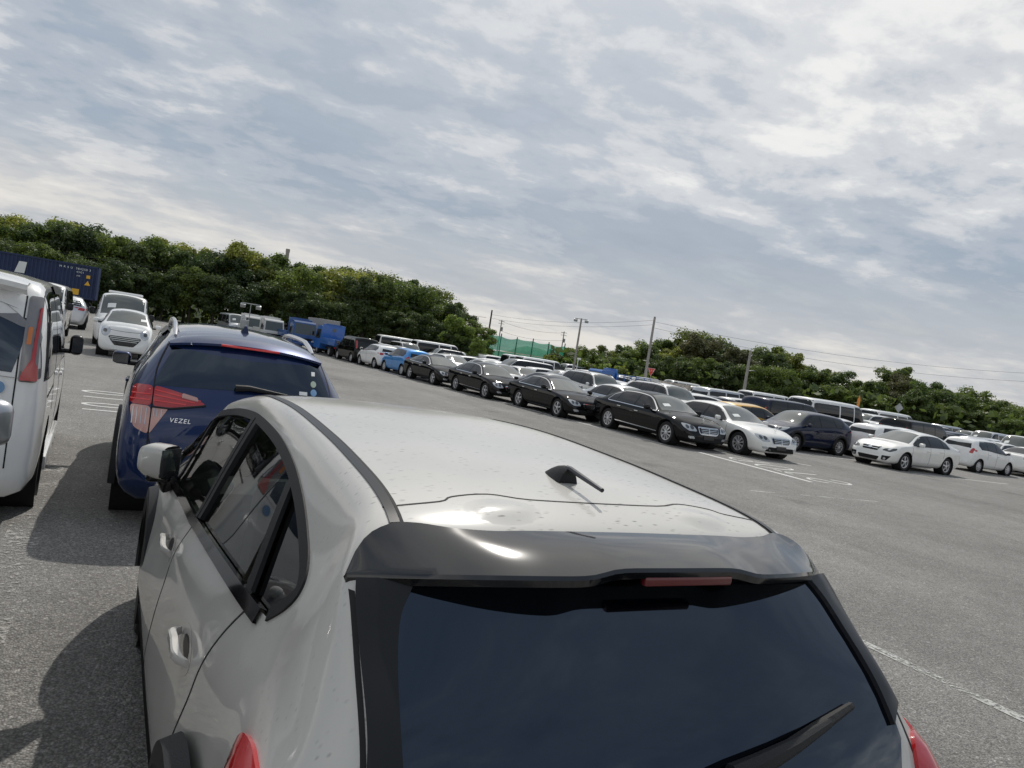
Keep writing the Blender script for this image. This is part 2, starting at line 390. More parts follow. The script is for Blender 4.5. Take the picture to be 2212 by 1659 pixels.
        mb = MB(); mb.nrm = []; pos = []
        for i, p in enumerate(vs):
            loc, nr = s.cast(p.x, p.y, view); d = 0
            if dome: q_ = min(1, nearest_on(bd, p)[0]/(.5*min(hi.x-lo.x, hi.y-lo.y))); d = dome*(1-(1-q_)**2) if not soft else dome*q_*q_*(3-2*q_)
            mb.v.append(tuple(loc+nr*(off+d))); mb.nrm.append(tuple(nr))
        ref = Vector(mb.nrm[0])
        for f in fs:
            a, b, c = (Vector(mb.v[i]) for i in f[:3])
            if max((a-b).length, (b-c).length, (c-a).length) > 5.5*step: continue
            nn = (b-a).cross(c-a); av = sum((Vector(mb.nrm[i]) for i in f), Vector())
            mb.f.append(tuple(f) if nn.dot(av) >= 0 else tuple(reversed(f)))
        if dome: mb.nrm = None
        if skirt:
            o = len(mb.v); idx = list(range(nb))
            for i in idx:
                nr = Vector(mb.nrm[i]) if mb.nrm else s.cast(vs[i].x, vs[i].y, view)[1]
                mb.v.append(tuple(Vector(mb.v[i])-nr*(off+skirt)))
            for i in idx:
                j = (i+1) % nb
                if (Vector(mb.v[i])-Vector(mb.v[j])).length < 5.5*step: mb.f.append((i, o+i, o+j, j))
            mb.nrm = None if dome else mb.nrm
            if mb.nrm: mb.nrm += [mb.nrm[i] for i in idx]
        return mb
    def strip(s, line, view, width, off=.003, step=.06, thick=0):
        P2 = [Vector(p) for p in line]; pt = []
        for i in range(len(P2)-1):
            k = max(1, int((P2[i+1]-P2[i]).length/step)); pt += [P2[i]+(P2[i+1]-P2[i])*(j/k) for j in range(k)]
        pt.append(P2[-1]); mb = MB(); q = []
        for i, p in enumerate(pt):
            t = pt[min(i+1, len(pt)-1)]-pt[max(i-1, 0)]; t = t.normalized() if t.length > 0 else Vector((1,0)); n2 = Vector((-t.y, t.x))
            for sg in (-1, 1):
                c = p+n2*sg*width/2; loc, nr = s.cast(c.x, c.y, view); mb.v += [tuple(loc+nr*off), tuple(loc-nr*.006)]
        for i in range(len(pt)-1):
            a = 4*i; b = a+4
            mb.f += [(a, b, b+2, a+2), (a+1, b+1, b, a), (a+2, b+2, b+3, a+3)]
        A, B, C = (Vector(mb.v[i]) for i in (0, 4, 6)); nr = s.cast(pt[0].x, pt[0].y, view)[1]
        if (B-A).cross(C-A).dot(nr) < 0: mb.f = [tuple(reversed(f)) for f in mb.f]
        return mb
def mir2(poly): return [(-a, b) for a, b in reversed(poly)]
def sym(half): return list(half)+[(-a, b) for a, b in reversed(half) if abs(a) > 1e-6]

def wheel_parts(Rw, wd, style, side, nsp=5, rimr=None):
    """tyre, rim (spokes) and dark drum behind, centred at the origin, outer face towards +x*side"""
    rr = rimr or Rw*.66; h = wd/2; ty = MB()
    ty.lathe([(rr*.98, -h*.8), (rr+.02, -h*.95), (Rw-.035, -h), (Rw-.008, -h*.8), (Rw, -h*.5), (Rw, h*.5), (Rw-.008, h*.8), (Rw-.035, h), (rr+.02, h*.95), (rr*.98, h*.8)], n=28)
    ri = MB(); ri.lathe([(rr*.985, h*.3), (rr*.99, h*.80), (rr*1.01, h*.86), (rr*.93, h*.84), (rr*.90, h*.45)], n=28)
    if style == 'cap':
        ri.lathe([(rr*.93, h*.72), (rr*.8, h*.86), (rr*.35, h*.95), (.001, h*.97)], n=28)
    xo = h*.70
    for k in range(nsp):
        a0 = 2*math.pi*k/nsp+.3
        def P_(r, a, x): return (x, r*math.cos(a0+a), r*math.sin(a0+a))
        if style == 'cap':
            m = MB(); r1, r2, wv = rr*.50, rr*.86, .10
            v = [P_(r1, -wv, h*.93), P_(r1, wv, h*.93), P_(r2, wv*1.2, h*.86), P_(r2, -wv*1.2, h*.86)]
            continue
        if style == 'twin':
            for sg in (-1, 1):
                w1, w2 = .04, .028; c1, c2 = sg*.10, sg*.17
                v = [P_(rr*.2, c1-w1*2, xo+.02), P_(rr*.2, c1+w1*2, xo+.02), P_(rr*.95, c2+w2*1.6, xo), P_(rr*.95, c2-w2*1.6, xo)]
                v += [(p[0]-.035, p[1], p[2]) for p in v]; ri.add(v, [(0,1,2,3),(0,4,5,1),(1,5,6,2),(3,7,4,0)])
        else:
            wa = {5: (.34, .15), 9: (.22, .12), 10: (.18, .07), 7: (.26, .10)}.get(nsp, (.3, .12))
            v = [P_(rr*.16, -wa[0]*1.3, xo+.025), P_(rr*.16, wa[0]*1.3, xo+.025), P_(rr*.5, wa[1]*1.15, xo+.02), P_(rr*.95, wa[1]*(1.1 if nsp < 8 else 1.25), xo), P_(rr*.95, -wa[1]*(1.1 if nsp < 8 else 1.25), xo), P_(rr*.5, -wa[1]*1.15, xo+.02)]
            v += [(p[0]-.04, p[1], p[2]) for p in v]; ri.add(v, [(0,1,2,5),(5,2,3,4),(1,7,8,2),(2,8,9,3),(5,11,6,0),(4,10,11,5)])
    if style != 'cap': ri.lathe([(rr*.26, xo-.02), (rr*.26, xo+.028), (rr*.2, xo+.036), (.001, xo+.036)], n=16)
    dr = MB(); dr.lathe([(rr*.97, h*.2), (.001, h*.2)], n=20)
    sl_ = MB()
    if style == 'cap':
        for k in range(nsp):
            a0 = 2*math.pi*k/nsp; v = [(h*.965, rr*r*math.cos(a0+a), rr*r*math.sin(a0+a)) for r, a in ((.55,-.10), (.55,.10), (.78,.13), (.78,-.13))]
            v = [(h*(.99 if i < 2 else .905), p[1], p[2]) for i, p in enumerate(v)]; sl_.add(v, [(0,1,2,3)])
    if side < 0: ty, ri, dr, sl_ = (q.mirrorx() for q in (ty, ri, dr, sl_))
    return ty, ri, dr, sl_

def t2z(sh, y, t, lo=.03, hi=.05):
    zb, ze = float(sh.zb(y)), float(sh.ze(y)); return zb+lo+(max(ze-hi, zb+lo+.005)-zb-lo)*t
def pane(sh, pts, lo=.03, hi=.05):
    """(y, t) outline, t from belt (0) to roof edge (1), traced along the body"""
    out = []
    for i in range(len(pts)):
        (ya, ta), (yb, tb) = pts[i], pts[(i+1) % len(pts)]; k = max(2, int(abs(yb-ya)/.07)+1)
        for j in range(k): u = j/k; y = ya+(yb-ya)*u; out.append((y, t2z(sh, y, ta+(tb-ta)*u, lo, hi)))
    return out

class Part:
    def __init__(s, name, mb, mat_, sub=None, label=None): s.name, s.mb, s.mat, s.sub, s.label = name, mb, mat_, sub or [], label; s.me = None
class Model:
    def __init__(s, key): s.key = key; s.parts = []; s.far = None
    def add(s, name, mb, m, sub=None, label=None): p = Part(name, mb, m, sub, label); s.parts.append(p); return p
    def mats_of(s, m, pnt): return pnt if m == 'paint' else MATS[m]
    def spawn(s, name, loc, rz, pnt, label, cat, group=None, over=None):
        e = empty(name, loc, rz); tag(e, label, cat, group)
        def mk(p, par):
            if p.me is None: p.me = mesh_of(p.name, p.mb, [MATS['seam'] if p.mat == 'paint' else MATS[p.mat]])
            o = link(p.name, p.me, par)
            if p.mat == 'paint' or (over and p.mat in over):
                o.material_slots[0].link = 'OBJECT'; o.material_slots[0].material = pnt if p.mat == 'paint' else MATS[over[p.mat]]
            if p.label: o['label'] = p.label
            for q in p.sub: mk(q, o)
        for p in s.parts: mk(p, e)
        return e
    def spawn_far(s, name, loc, rz, pnt, label, cat, group=None):
        if s.far is None:
            mb = MB(); mi = []; ms = []
            def rec(p):
                if p.mat not in ms: ms.append(p.mat)
                mb.join(p.mb); mi.extend([ms.index(p.mat)]*len(p.mb.f)); [rec(q) for q in p.sub]
            for p in s.parts: rec(p)
            s.far = (mesh_of(s.key, mb, [MATS['seam'] if m == 'paint' else MATS[m] for m in ms], True, 38, mi), ms.index('paint'))
        o = link(name, s.far[0], None, loc, rz); sl = o.material_slots[s.far[1]]; sl.link = 'OBJECT'; sl.material = pnt
        return tag(o, label, cat, group)

def car_model(key, sp, ds=.07, glass='opaque'):
    M_ = Model(key); sh = Shell(sp, ds, sm=sp.get('sm', 2), sig=sp.get('sig', .03)); W2 = sp['W']/2
    axles = sp['axles']; Rw = sp['Rw']; ra = Rw+sp.get('gap', .055)
    decs = []
    def D(name, poly, view, m, off=.004, both=False, **k):
        if view in 'LR':
            a = sh.decal(poly, 'R', off, **k); M_.add(name, a, m); M_.add(name, a.mirrorx(), m)
        elif both:
            a = sh.decal(poly, view, off, **k); M_.add(name, a, m); M_.add(name, a.mirrorx(), m)
        else: M_.add(name, sh.decal(poly, view, off, **k), m)
    def S(name, line, view, m, width, off=.003):
        a = sh.strip(line, view, width, off)
        M_.add(name, a, m)
        if view in 'LR': M_.add(name, a.mirrorx(), m)
    # glasshouse
    if 'dlo' in sp:
        full = pane(sh, sp['dlo'], .015, .03); D('window_surround', full, 'R', 'trim', .0025)
        if sp.get('chrome'):
            a = sh.strip(full+[full[0]], 'R', .022, .006); M_.add('window_trim', a, 'chrome'); M_.add('window_trim', a.mirrorx(), 'chrome')
    for nm, pts in sp.get('panes', ()): D(nm, pane(sh, pts, .03, .055), 'R', sp.get('sideglass', 'glass_side'), .006)
    ws = sp['ws']; m_ = sp.get('wsm', .05)
    if sp.get('wsview', 'T') == 'T':
        ysr = np.linspace(ws[0], ws[1], 7); edge = [(float(sh.we(y))-m_, float(y)) for y in ysr]
        half = [(0, ws[0]+.07), (edge[0][0]*.6, ws[0]+.045)]+edge+[(edge[-1][0]*.5, ws[1]-.03), (0, ws[1]-.04)]
        D('windscreen', sym(half), 'T', 'glass_front', .004, step=.09)
        if sp.get('sheet', False): D('price_sheet', [(.24, ws[0]-.30), (.50, ws[0]-.30), (.50, ws[0]-.17), (.24, ws[0]-.17)], 'T', 'paper', .008, skirt=.003)
    else:
        ysr = np.linspace(ws[0], ws[1], 7); edge = [(float(sh.we(y))-m_, float(sh.ze(y))-.01) for y in ysr]
        half = [(0, edge[0][1]-.01)]+edge+[(0, float(sh.zc(ws[1]))-.04)]
        D('windscreen', sym(half), 'F', 'glass_front', .004, step=.09)
    rg = sp['rg']; m_ = sp.get('rgm', .06); ysr = np.linspace(rg[0], rg[1], 6)
    if sp.get('rgview', 'T') == 'T':
        edge = [(float(sh.we(y))-m_, float(y)) for y in ysr]; D('rear_window', sym([(0, rg[0]+.02)]+edge+[(0, rg[1]-.06)]), 'T', sp.get('rearglass', 'glass_side'), .004, step=.09)
    else:
        edge = [(float(sh.we(y))-m_, float(sh.ze(y))) for y in ysr]; D('rear_window', sym([(0, edge[0][1]+.03)]+edge+[(0, edge[-1][1]-.03)]), 'B', sp.get('rearglass', 'glass_side'), .004, step=.09)
    for d in sp.get('decals', ()):        # (name, poly, view, material, offset, both, kwargs)
        D(d[0], d[1], d[2], d[3], d[4] if len(d) > 4 else .006, d[5] if len(d) > 5 else False, **(d[6] if len(d) > 6 else {}))
    for q in sp.get('strips', ()): S(*q)
    for y in sp.get('seams', ()):         # door shut lines
        if isinstance(y, (int, float)): S('door_seam', [(y, float(sh.zb(y))), (y, .32)], 'R', 'seam', .012, .0015)
        else: S('door_seam', y, 'R', 'seam', .012, .0015)
    for (y, z) in sp.get('handles', ()):
        for sg in (-1, 1):
            loc, nr = sh.cast(y, z, 'R' if sg > 0 else 'L'); M_.add('door_handle', MB().rbox(loc+nr*.018, (.03, .19, .032), .012), sp.get('handlemat', 'paint'))
    # cut the wheel arches
    cl = []
    for ay in axles:
        circ = [(ay+ra*math.cos(a), Rw+.01+ra*math.sin(a)) for a in np.linspace(0, 2*math.pi, 40, endpoint=False)]
        for v in 'RL':
            sh.cut(circ, v)
        for sg in (-1, 1):
            xo = float(sh.cast(ay, Rw+ra+.02, 'R')[0].x)-.012; well = MB()
            prof = [(ra+.003, xo), (ra+.003, xo-.32), (.02, xo-.33)]; well.lathe(prof, (0, ay, Rw+.01), n=28)
            if sp.get('cladding'):
                cd = MB(); cd.lathe([(ra-.004, xo-.05), (ra-.004, xo+.022), (ra+.02, xo+.034), (ra+.075, xo+.028), (ra+.085, xo-.02)], (0, ay, Rw+.01), n=40)
                cd.f = [f for f in cd.f if sum(cd.v[i][2] for i in f)/4 > sp.get('cladz', .24)]
                M_.add('arch_cladding', cd if sg > 0 else cd.mirrorx(), 'plastic')
            M_.add('wheel_arch', well if sg > 0 else well.mirrorx(), 'well')
            ty, ri, dr, sl_ = wheel_parts(Rw, sp.get('tw', .215), sp.get('rim', 'five'), sg, sp.get('nsp', 5), sp.get('rimr'))
            xw = sg*(W2-sp.get('inset', .02)-sp.get('tw', .215)/2); T = Matrix.Translation((xw, ay, Rw))
            subs = [Part('rim', ri.xform(T), sp.get('rimmat', 'alloy')), Part('brake', dr.xform(T), 'well')]
            if sl_.v: subs.append(Part('slot', sl_.xform(T), 'well'))
            M_.add('wheel', ty.xform(T), 'rubber', subs)
    # mirrors
    if 'mirror' in sp:
        my, mz = sp['mirror'][:2]; msz = sp['mirror'][2] if len(sp['mirror']) > 2 else (.20, .13, .15)
        for sg in (-1, 1):
            x0 = float(sh.cast(my, mz-.06, 'R')[0].x); c = (sg*(x0+.05+msz[0]/2), my, mz)
            mt = sp.get('mturn', -.15); mm = MB().rbox(c, msz, .05, rz=-sg*mt, seg=3); stalk = MB().rbox((sg*(x0+.03), my+.02, mz-msz[2]*.35), (.12, .07, .05), .015)
            gl = MB().box((c[0]-sg*math.sin(mt)*(msz[1]/2+.004), my-math.cos(mt)*(msz[1]/2+.004), mz), (msz[0]*.8, .006, msz[2]*.72), -sg*mt)
            M_.add('mirror', mm, sp.get('mirrormat', 'paint'), [Part('stalk', stalk, 'trim'), Part('mirror_glass', gl, 'lamp_dark')])
    for fn in sp.get('extra', ()): fn(M_, sh)
    M_.parts.insert(0, Part('body', sh.body(), 'paint')); M_.sh = sh
    return M_
# ------------------------------------------------------------------ shapes of the kinds of vehicle in the lot
def plan(L, W, fw=.42, rw=.55, fr=.0, rr_=.0):
    h = W/2; a, b = -L/2, L/2
    return [(a, h*rw), (a+.02, h*(rw+.16)), (a+.08, h*.86), (a+.22, h*.935), (a+.55, h*.985), (a+1.0, h), (b-1.1, h), (b-.65, h*.985), (b-.36, h*.95), (b-.17, h*.88), (b-.06, h*.75), (b-.015, h*.62), (b, h*(fw+.08))]
def spec_sedan(L=5.0, W=1.87, H=1.47, fa=1.62, ra=-1.38, cowl=1.15, hdr=.45, rgt=-.95, rgb=-1.72, Rw=.335, belt=.93, deck=1.06, hood=.96, peak=-.25, drop=.05, **k):
    a, b = -L/2, L/2; h = W/2
    sp = dict(L=L, W=W, H=H, axles=(fa, ra), Rw=Rw,
      zc=[(a, .50), (a+.02, .70), (a+.05, .88), (a+.10, deck-.06), (a+.22, deck-.015), (rgb-.05, deck+.01), (rgb+.03, deck+.03), (rgt-.02, H-drop-.02), (rgt+.25, H-.02), (peak, H), (hdr, H-.065), (hdr+.06, H-.09), (cowl+.02, hood+.065), (cowl+.12, hood+.02), ((cowl+b)/2, hood-.03), (b-.40, hood-.12), (b-.16, hood-.19), (b-.05, .68), (b-.01, .56), (b, .44)],
      ze=[(a, .48), (a+.03, .72), (a+.10, deck-.10), (a+.25, deck-.06), (rgb-.18, deck-.05), (rgb, deck+.01), (rgt-.14, H-drop-.10), (rgt+.2, H-.085), (peak, H-.065), (hdr-.1, H-.10), (hdr+.1, H-.155), (cowl-.04, hood+.02), (cowl+.12, hood-.035), ((cowl+b)/2, hood-.085), (b-.40, hood-.17), (b-.16, .66), (b-.04, .52), (b, .40)],
      we=[(a, h*.40), (a+.08, h*.70), (a+.3, h*.80), (rgb, h*.80), (rgt, h*.665), (peak, h*.655), (hdr, h*.66), (cowl, h*.83), (cowl+.4, h*.845), (b-.5, h*.81), (b-.2, h*.73), (b-.05, h*.60), (b, h*.42)],
      zb=[(a, .45), (a+.05, .66), (a+.15, deck-.16), (a+.4, belt+.03), (-1.0, belt+.02), (0, belt), (cowl, belt-.02), ((cowl+b)/2, hood-.14), (b-.35, .68), (b-.1, .56), (b, .38)],
      wb=plan(L, W), zo=[(a, .36), (a+.12, .24), (-1, .2), (1, .2), (b-.15, .2), (b, .26)],
      ws=(cowl, hdr), rg=(rgb, rgt-.02), mirror=(cowl-.32, belt+.07), bulge=.02)
    sp.update(k); return sp
def quad(x0, z0, x1, z1): return [(x0, z0), (x1, z0), (x1, z1), (x0, z1)]
def slats(name, half, n, m, off, z0, z1, x, th):
    out = []
    for k in range(n):
        z = z0+(z1-z0)*(k+.5)/n; out.append((name, quad(-x(z), z-th/2, x(z), z+th/2), 'F', m, off, False, dict(step=.12, skirt=.004)))
    return out

# --- large saloon (black) and its white counterpart
def benz(kind):
    if kind == 's':
        sp = spec_sedan(L=5.08, W=1.87, H=1.475, fa=1.66, ra=-1.38, cowl=1.12, hdr=.38, rgt=-1.10, rgb=-1.86, Rw=.345, deck=1.07, peak=-.35, rim='five', nsp=9)
        L, g = 5.08, (.47, .69, .40)
        dlo = [(1.06, 0), (1.0, 1), (.0, 1), (-.9, 1), (-1.36, .75), (-1.50, .12), (-1.45, 0)]
        panes = [('window', [(.98, .03), (.9, .97), (.02, 1), (.0, 0)]), ('window', [(-.07, 0), (-.05, 1), (-.93, 1), (-1.0, 0)]), ('quarter_window', [(-1.05, .03), (-.99, .97), (-1.30, .72), (-1.40, .08)])]
        seams = (.02, 1.12, [(-1.02, .96), (-1.0, .70), (-1.12, .62)]); handles = ((.16, .80), (-.78, .84))
    elif kind == 'cls':
        sp = spec_sedan(L=4.91, W=1.87, H=1.405, fa=1.58, ra=-1.27, cowl=1.05, hdr=.22, rgt=-1.02, rgb=-1.85, Rw=.335, belt=.92, deck=1.02, peak=-.35, drop=.07, hood=.93, rim='five', nsp=5)
        L, g = 4.91, (.46, .63, .36)
        dlo = [(1.0, 0), (.9, 1), (-.1, 1), (-.85, 1), (-1.22, .7), (-1.42, .1), (-1.35, 0)]
        panes = [('window', [(.92, .03), (.82, .97), (-.12, 1), (-.14, 0)]), ('window', [(-.21, 0), (-.19, 1), (-.85, 1), (-1.18, .68), (-1.34, .08), (-1.3, 0)])]
        seams = (-.12, 1.05, [(-1.0, .9), (-.95, .62)]); handles = ((.04, .80), (-.92, .82))
    else:
        sp = spec_sedan(L=4.87, W=1.85, H=1.47, fa=1.60, ra=-1.27, cowl=1.08, hdr=.35, rgt=-1.0, rgb=-1.74, Rw=.33, deck=1.08, peak=-.3, rim='twin', nsp=5)
        L, g = 4.87, (.46, .66, .36)
        dlo = [(1.02, 0), (.95, 1), (0, 1), (-.85, 1), (-1.22, .75), (-1.38, .1), (-1.33, 0)]
        panes = [('window', [(.95, .03), (.86, .97), (.0, 1), (-.02, 0)]), ('window', [(-.09, 0), (-.07, 1), (-.84, 1), (-.9, 0)]), ('quarter_window', [(-.96, .03), (-.90, .97), (-1.17, .72), (-1.28, .08)])]
        seams = (0, 1.08, [(-.98, .95), (-.95, .62)]); handles = ((.14, .80), (-.72, .84))
    b = L/2; z0, z1, x = g
    grille = rounded([(-x, z1), (-x*.94, z0+.05), (-x*.75, z0), (x*.75, z0), (x*.94, z0+.05), (x, z1)], .04)
    inner = rounded([(-x+.03, z1-.025), (-x*.94+.03, z0+.06), (-x*.73, z0+.025), (x*.73, z0+.025), (x*.94-.03, z0+.06), (x-.03, z1-.025)], .03)
    zz_ = .60 if kind != 'cls' else .58
    lamp = rounded([(.44, zz_-.05), (.52, zz_+.085), (.68, zz_+.13), (.83, zz_+.14), (.84, zz_+.03), (.72, zz_-.06)], .05)
    dec = [('headlight', lamp, 'F', 'lamp_clear', .006, True, dict(dome=.012)),
           ('lamp_lens', [(.60+.055*math.cos(t), zz_+.04+.055*math.sin(t)) for t in np.linspace(0, 6.28, 12, endpoint=False)], 'F', 'lamp_dark', .022, True),
           ('lamp_lens', [(.73+.045*math.cos(t), zz_+.05+.045*math.sin(t)) for t in np.linspace(0, 6.28, 12, endpoint=False)], 'F', 'lamp_dark', .022, True),
           ('grille_frame', grille, 'F', 'chrome', .010), ('grille', inner, 'F', 'gloss_black', .016),
           ('lower_intake', rounded([(-.62, .26), (.62, .26), (.52, .40), (-.52, .40)], .04), 'F', 'well', .004),
           ('fog_lamp', rounded([(.52, .33), (.70, .33), (.74, .40), (.56, .40)], .03), 'F', 'lamp_clear', .008, True),
           ('plate', quad(-.20, .33, .20, .44), 'F', 'plate', .02),
           ('taillight', rounded([(.42, .80), (.77, .82), (.79, .95), (.60, .98), (.46, .93)], .05), 'B', 'lamp_red', .006, True, dict(dome=.012))]
    dec += slats('grille_slat', None, 4 if kind != 'e' else 3, 'chrome', .024, z0+.02, z1-.02, lambda z: x*.70+(z-z0)*.5*x, .013)
    dec.append(('grille_bar', quad(-.012, z0+.02, .012, z1-.02), 'F', 'chrome', .028, False, dict(step=.08, skirt=.004)))
    def star(M_, sh):
        c = sh.cast(0, b-.33, 'T')[0]; m = MB()
        pts = [(c.x+.038*math.cos(t), c.y, c.z+.075+.038*math.sin(t)) for t in np.linspace(0, 6.2832, 17)]; m.tube(pts, .005, 5, False)
        for t in (R(90), R(210), R(330)): m.tube([(c.x, c.y, c.z+.075), (c.x+.038*math.cos(t), c.y, c.z+.075+.038*math.sin(t))], [.006, .002], 5)
        m.tube([(c.x, c.y, c.z-.01), (c.x, c.y, c.z+.04)], .006, 6); M_.add('hood_star', m, 'chrome')
    sp.update(dlo=dlo, panes=panes, seams=seams, handles=handles, chrome=True, handlemat='chrome', decals=dec, extra=(star,), sig=.025,
              crease=(([(-b, .80), (0, .78), (b, .70)], .014, .06),),
              strips=(('sill_trim', [(-.95, .36), (1.22, .33)], 'R', 'chrome', .022, .008),))
    if kind == 'cls': sp['strips'] = ()
    return sp
def spec_hatch(L=3.9, W=1.695, H=1.525, fa=1.17, ra=-1.33, cowl=1.02, hdr=.30, Rw=.30, belt=.95, hood=1.0, peak=-.2, tail=-1.55, rzb=1.05, nose=.72, roofend=None, **k):
    a, b = -L/2, L/2; h = W/2; re = roofend if roofend is not None else a+.28
    sp = dict(L=L, W=W, H=H, axles=(fa, ra), Rw=Rw,
      zc=[(a, .45), (a+.015, .68), (a+.05, .90), (a+.10, rzb-.03), (a+.14, rzb+.05), (re-.02, H-.14), (re+.06, H-.075), (re+.35, H-.04), (peak, H), (hdr, H-.06), (hdr+.08, H-.09), (cowl+.05, hood+.06), (cowl+.16, hood+.01), (b-.45, hood-.10), (b-.2, nose+.06), (b-.06, nose-.10), (b-.01, .52), (b, .42)],
      ze=[(a, .43), (a+.02, .66), (a+.07, .88), (a+.14, rzb-.06), (a+.19, rzb+.05), (re+.04, H-.20), (re+.16, H-.13), (re+.4, H-.105), (peak, H-.075), (hdr-.1, H-.115), (hdr+.1, H-.18), (cowl-.05, hood+.02), (cowl+.14, hood-.04), (b-.45, hood-.16), (b-.2, nose-.02), (b-.05, .54), (b, .40)],
      we=[(a, h*.55), (a+.06, h*.76), (a+.14, h*.80), (re, h*.72), (re+.4, h*.70), (peak, h*.70), (hdr, h*.70), (cowl, h*.84), (cowl+.3, h*.84), (b-.4, h*.80), (b-.15, h*.70), (b-.04, h*.58), (b, h*.42)],
      zb=[(a, .40), (a+.03, .62), (a+.10, .84), (a+.25, belt+.06), (-1.0, belt+.07), (0, belt), (cowl, belt-.04), (b-.5, hood-.22), (b-.3, .70), (b-.08, .54), (b, .38)],
      wb=plan(L, W, .42, .66), zo=[(a, .34), (a+.12, .23), (-1, .19), (1, .19), (b-.15, .19), (b, .25)],
      ws=(cowl, hdr), rg=(a+.17, re+.0), rgview='B', rgm=.07, mirror=(cowl-.30, belt+.06, (.18, .12, .14)), bulge=.02,
      dlo=[(cowl-.02, 0), (cowl-.08, 1), (0, 1), (re+.42, 1), (re+.22, .5), (re+.35, 0)],
      panes=[('window', [(cowl-.08, .03), (cowl-.16, .97), (.02, 1), (.0, 0)]), ('window', [(-.06, 0), (-.05, 1), (-.72, 1), (-.78, 0)]), ('quarter_window', [(-.83, .05), (-.78, .97), (re+.44, .97), (re+.28, .5), (re+.38, .05)])],
      seams=(-.02, cowl, [(-.82, .98), (-.78, .62)]), handles=((.12, .80), (-.66, .84)))
    sp.update(k); return sp
def face(grz=(.50, .60), grw=.36, lampz=.70, lx=(.40, .76), lh=.13, intake=(.26, .42, .5), tz=(.82, 1.02), tx=(.54, .74), lamp_m='lamp_clear', fog=True, gm='well', plate=True):
    d = [('headlight', rounded([(lx[0], lampz-.03), (lx[0]+.06, lampz+lh*.45), (lx[1]-.02, lampz+lh), (lx[1], lampz+.03), (lx[1]-.10, lampz-.06)], .045), 'F', lamp_m, .006, True, dict(dome=.014)),
         ('lamp_lens', [((lx[0]+lx[1])/2+.02+.045*math.cos(t), lampz+.02+.045*math.sin(t)) for t in np.linspace(0, 6.28, 12, endpoint=False)], 'F', 'lamp_dark' if lamp_m == 'lamp_clear' else 'lamp_clear', .022, True),
         ('grille', rounded([(-grw, grz[1]), (-grw*.85, grz[0]), (grw*.85, grz[0]), (grw, grz[1])], .03), 'F', gm, .006),
         ('grille_slat', quad(-grw*.88, (grz[0]+grz[1])/2-.012, grw*.88, (grz[0]+grz[1])/2+.012), 'F', 'chrome', .012, False, dict(skirt=.004)),
         ('lower_intake', rounded([(-intake[2], intake[1]), (-intake[2]*.85, intake[0]), (intake[2]*.85, intake[0]), (intake[2], intake[1])], .04), 'F', 'well', .004),
         ('taillight', rounded([(tx[0], tz[0]+.03), (tx[1]-.02, tz[0]), (tx[1], tz[1]-.03), (tx[0]+.08, tz[1])], .04), 'B', 'lamp_red', .006, True, dict(dome=.014))]
    if fog: d.append(('fog_lamp', [(.60+.045*math.cos(t), .36+.045*math.sin(t)) for t in np.linspace(0, 6.28, 12, endpoint=False)], 'F', 'lamp_clear', .008, True))
    if plate: d += [('plate', quad(-.19, .40, .19, .50), 'F', 'plate', .015)]
    return d
def taillamp_side(sp, y0, y1, z0, z1):
    sp.setdefault('decals', []); sp['decals'] = list(sp['decals'])+[('taillight', rounded([(y0, z0+.02), (y1, (z0+z1)/2), (y0, z1)], .03), 'R', 'lamp_red', .006)]
    return sp
SP = {}
SP['s_saloon'] = dict(benz('s'), sheet=True); SP['coupe_saloon'] = benz('cls'); SP['e_saloon'] = benz('e')
SP['fit'] = spec_hatch(decals=face(tz=(.82, 1.08), tx=(.58, .755)), rim='cap', nsp=7, rimmat='hubcap', Rw=.295, handles=((.12, .82), (-.66, .86)))
SP['fit']['crease'] = (([(-1.9, .92), (0, .84), (1.9, .70)], .014, .045),)
SP['demio'] = spec_hatch(L=3.92, H=1.475, belt=.97, decals=face(tz=(.84, 1.0), tx=(.50, .755)), rim='five', nsp=5, Rw=.30)
SP['demio']['crease'] = (([(-1.9, .95), (0, .80), (1.9, .66)], .016, .05),)
SP['vitz'] = spec_hatch(L=3.95, H=1.50, hood=1.02, nose=.78, decals=face(grz=(.62, .66), grw=.42, lampz=.70, intake=(.24, .46, .5)), rim='cap', nsp=7, rimmat='hubcap')
SP['crossover'] = spec_hatch(L=4.45, W=1.80, H=1.58, fa=1.30, ra=-1.34, cowl=1.12, hdr=.42, Rw=.335, belt=1.0, hood=1.03, peak=-.3, nose=.80, roofend=-1.72, rzb=1.10, sideglass='glass_side', cladding=True, cladz=.26,
      decals=face(grz=(.62, .76), grw=.34, lampz=.76, lx=(.42, .82), intake=(.32, .50, .5), tz=(.90, 1.06), tx=(.5, .80)), rim='five', nsp=10,
      seams=(-.05, 1.12, [(-.95, 1.02), (-.92, .66)]), handles=((.12, .86), (-.78, .90)))
SP['crossover']['panes'] = [('window', [(1.03, .03), (.93, .97), (.0, 1), (-.02, 0)]), ('window', [(-.08, 0), (-.07, 1), (-.85, 1), (-.92, 0)]), ('quarter_window', [(-.97, .05), (-.92, .97), (-1.28, .97), (-1.42, .5), (-1.3, .05)])]
SP['wagon'] = spec_hatch(L=4.65, W=1.78, H=1.48, fa=1.40, ra=-1.27, cowl=1.12, hdr=.40, Rw=.315, roofend=-1.95, belt=.95, decals=face(), rim='five', nsp=7,
      panes=[('window', [(1.02, .03), (.93, .97), (.02, 1), (.0, 0)]), ('window', [(-.06, 0), (-.05, 1), (-.85, 1), (-.9, 0)]), ('quarter_window', [(-.95, .05), (-.92, .97), (-1.53, .97), (-1.62, .5), (-1.5, .05)])])
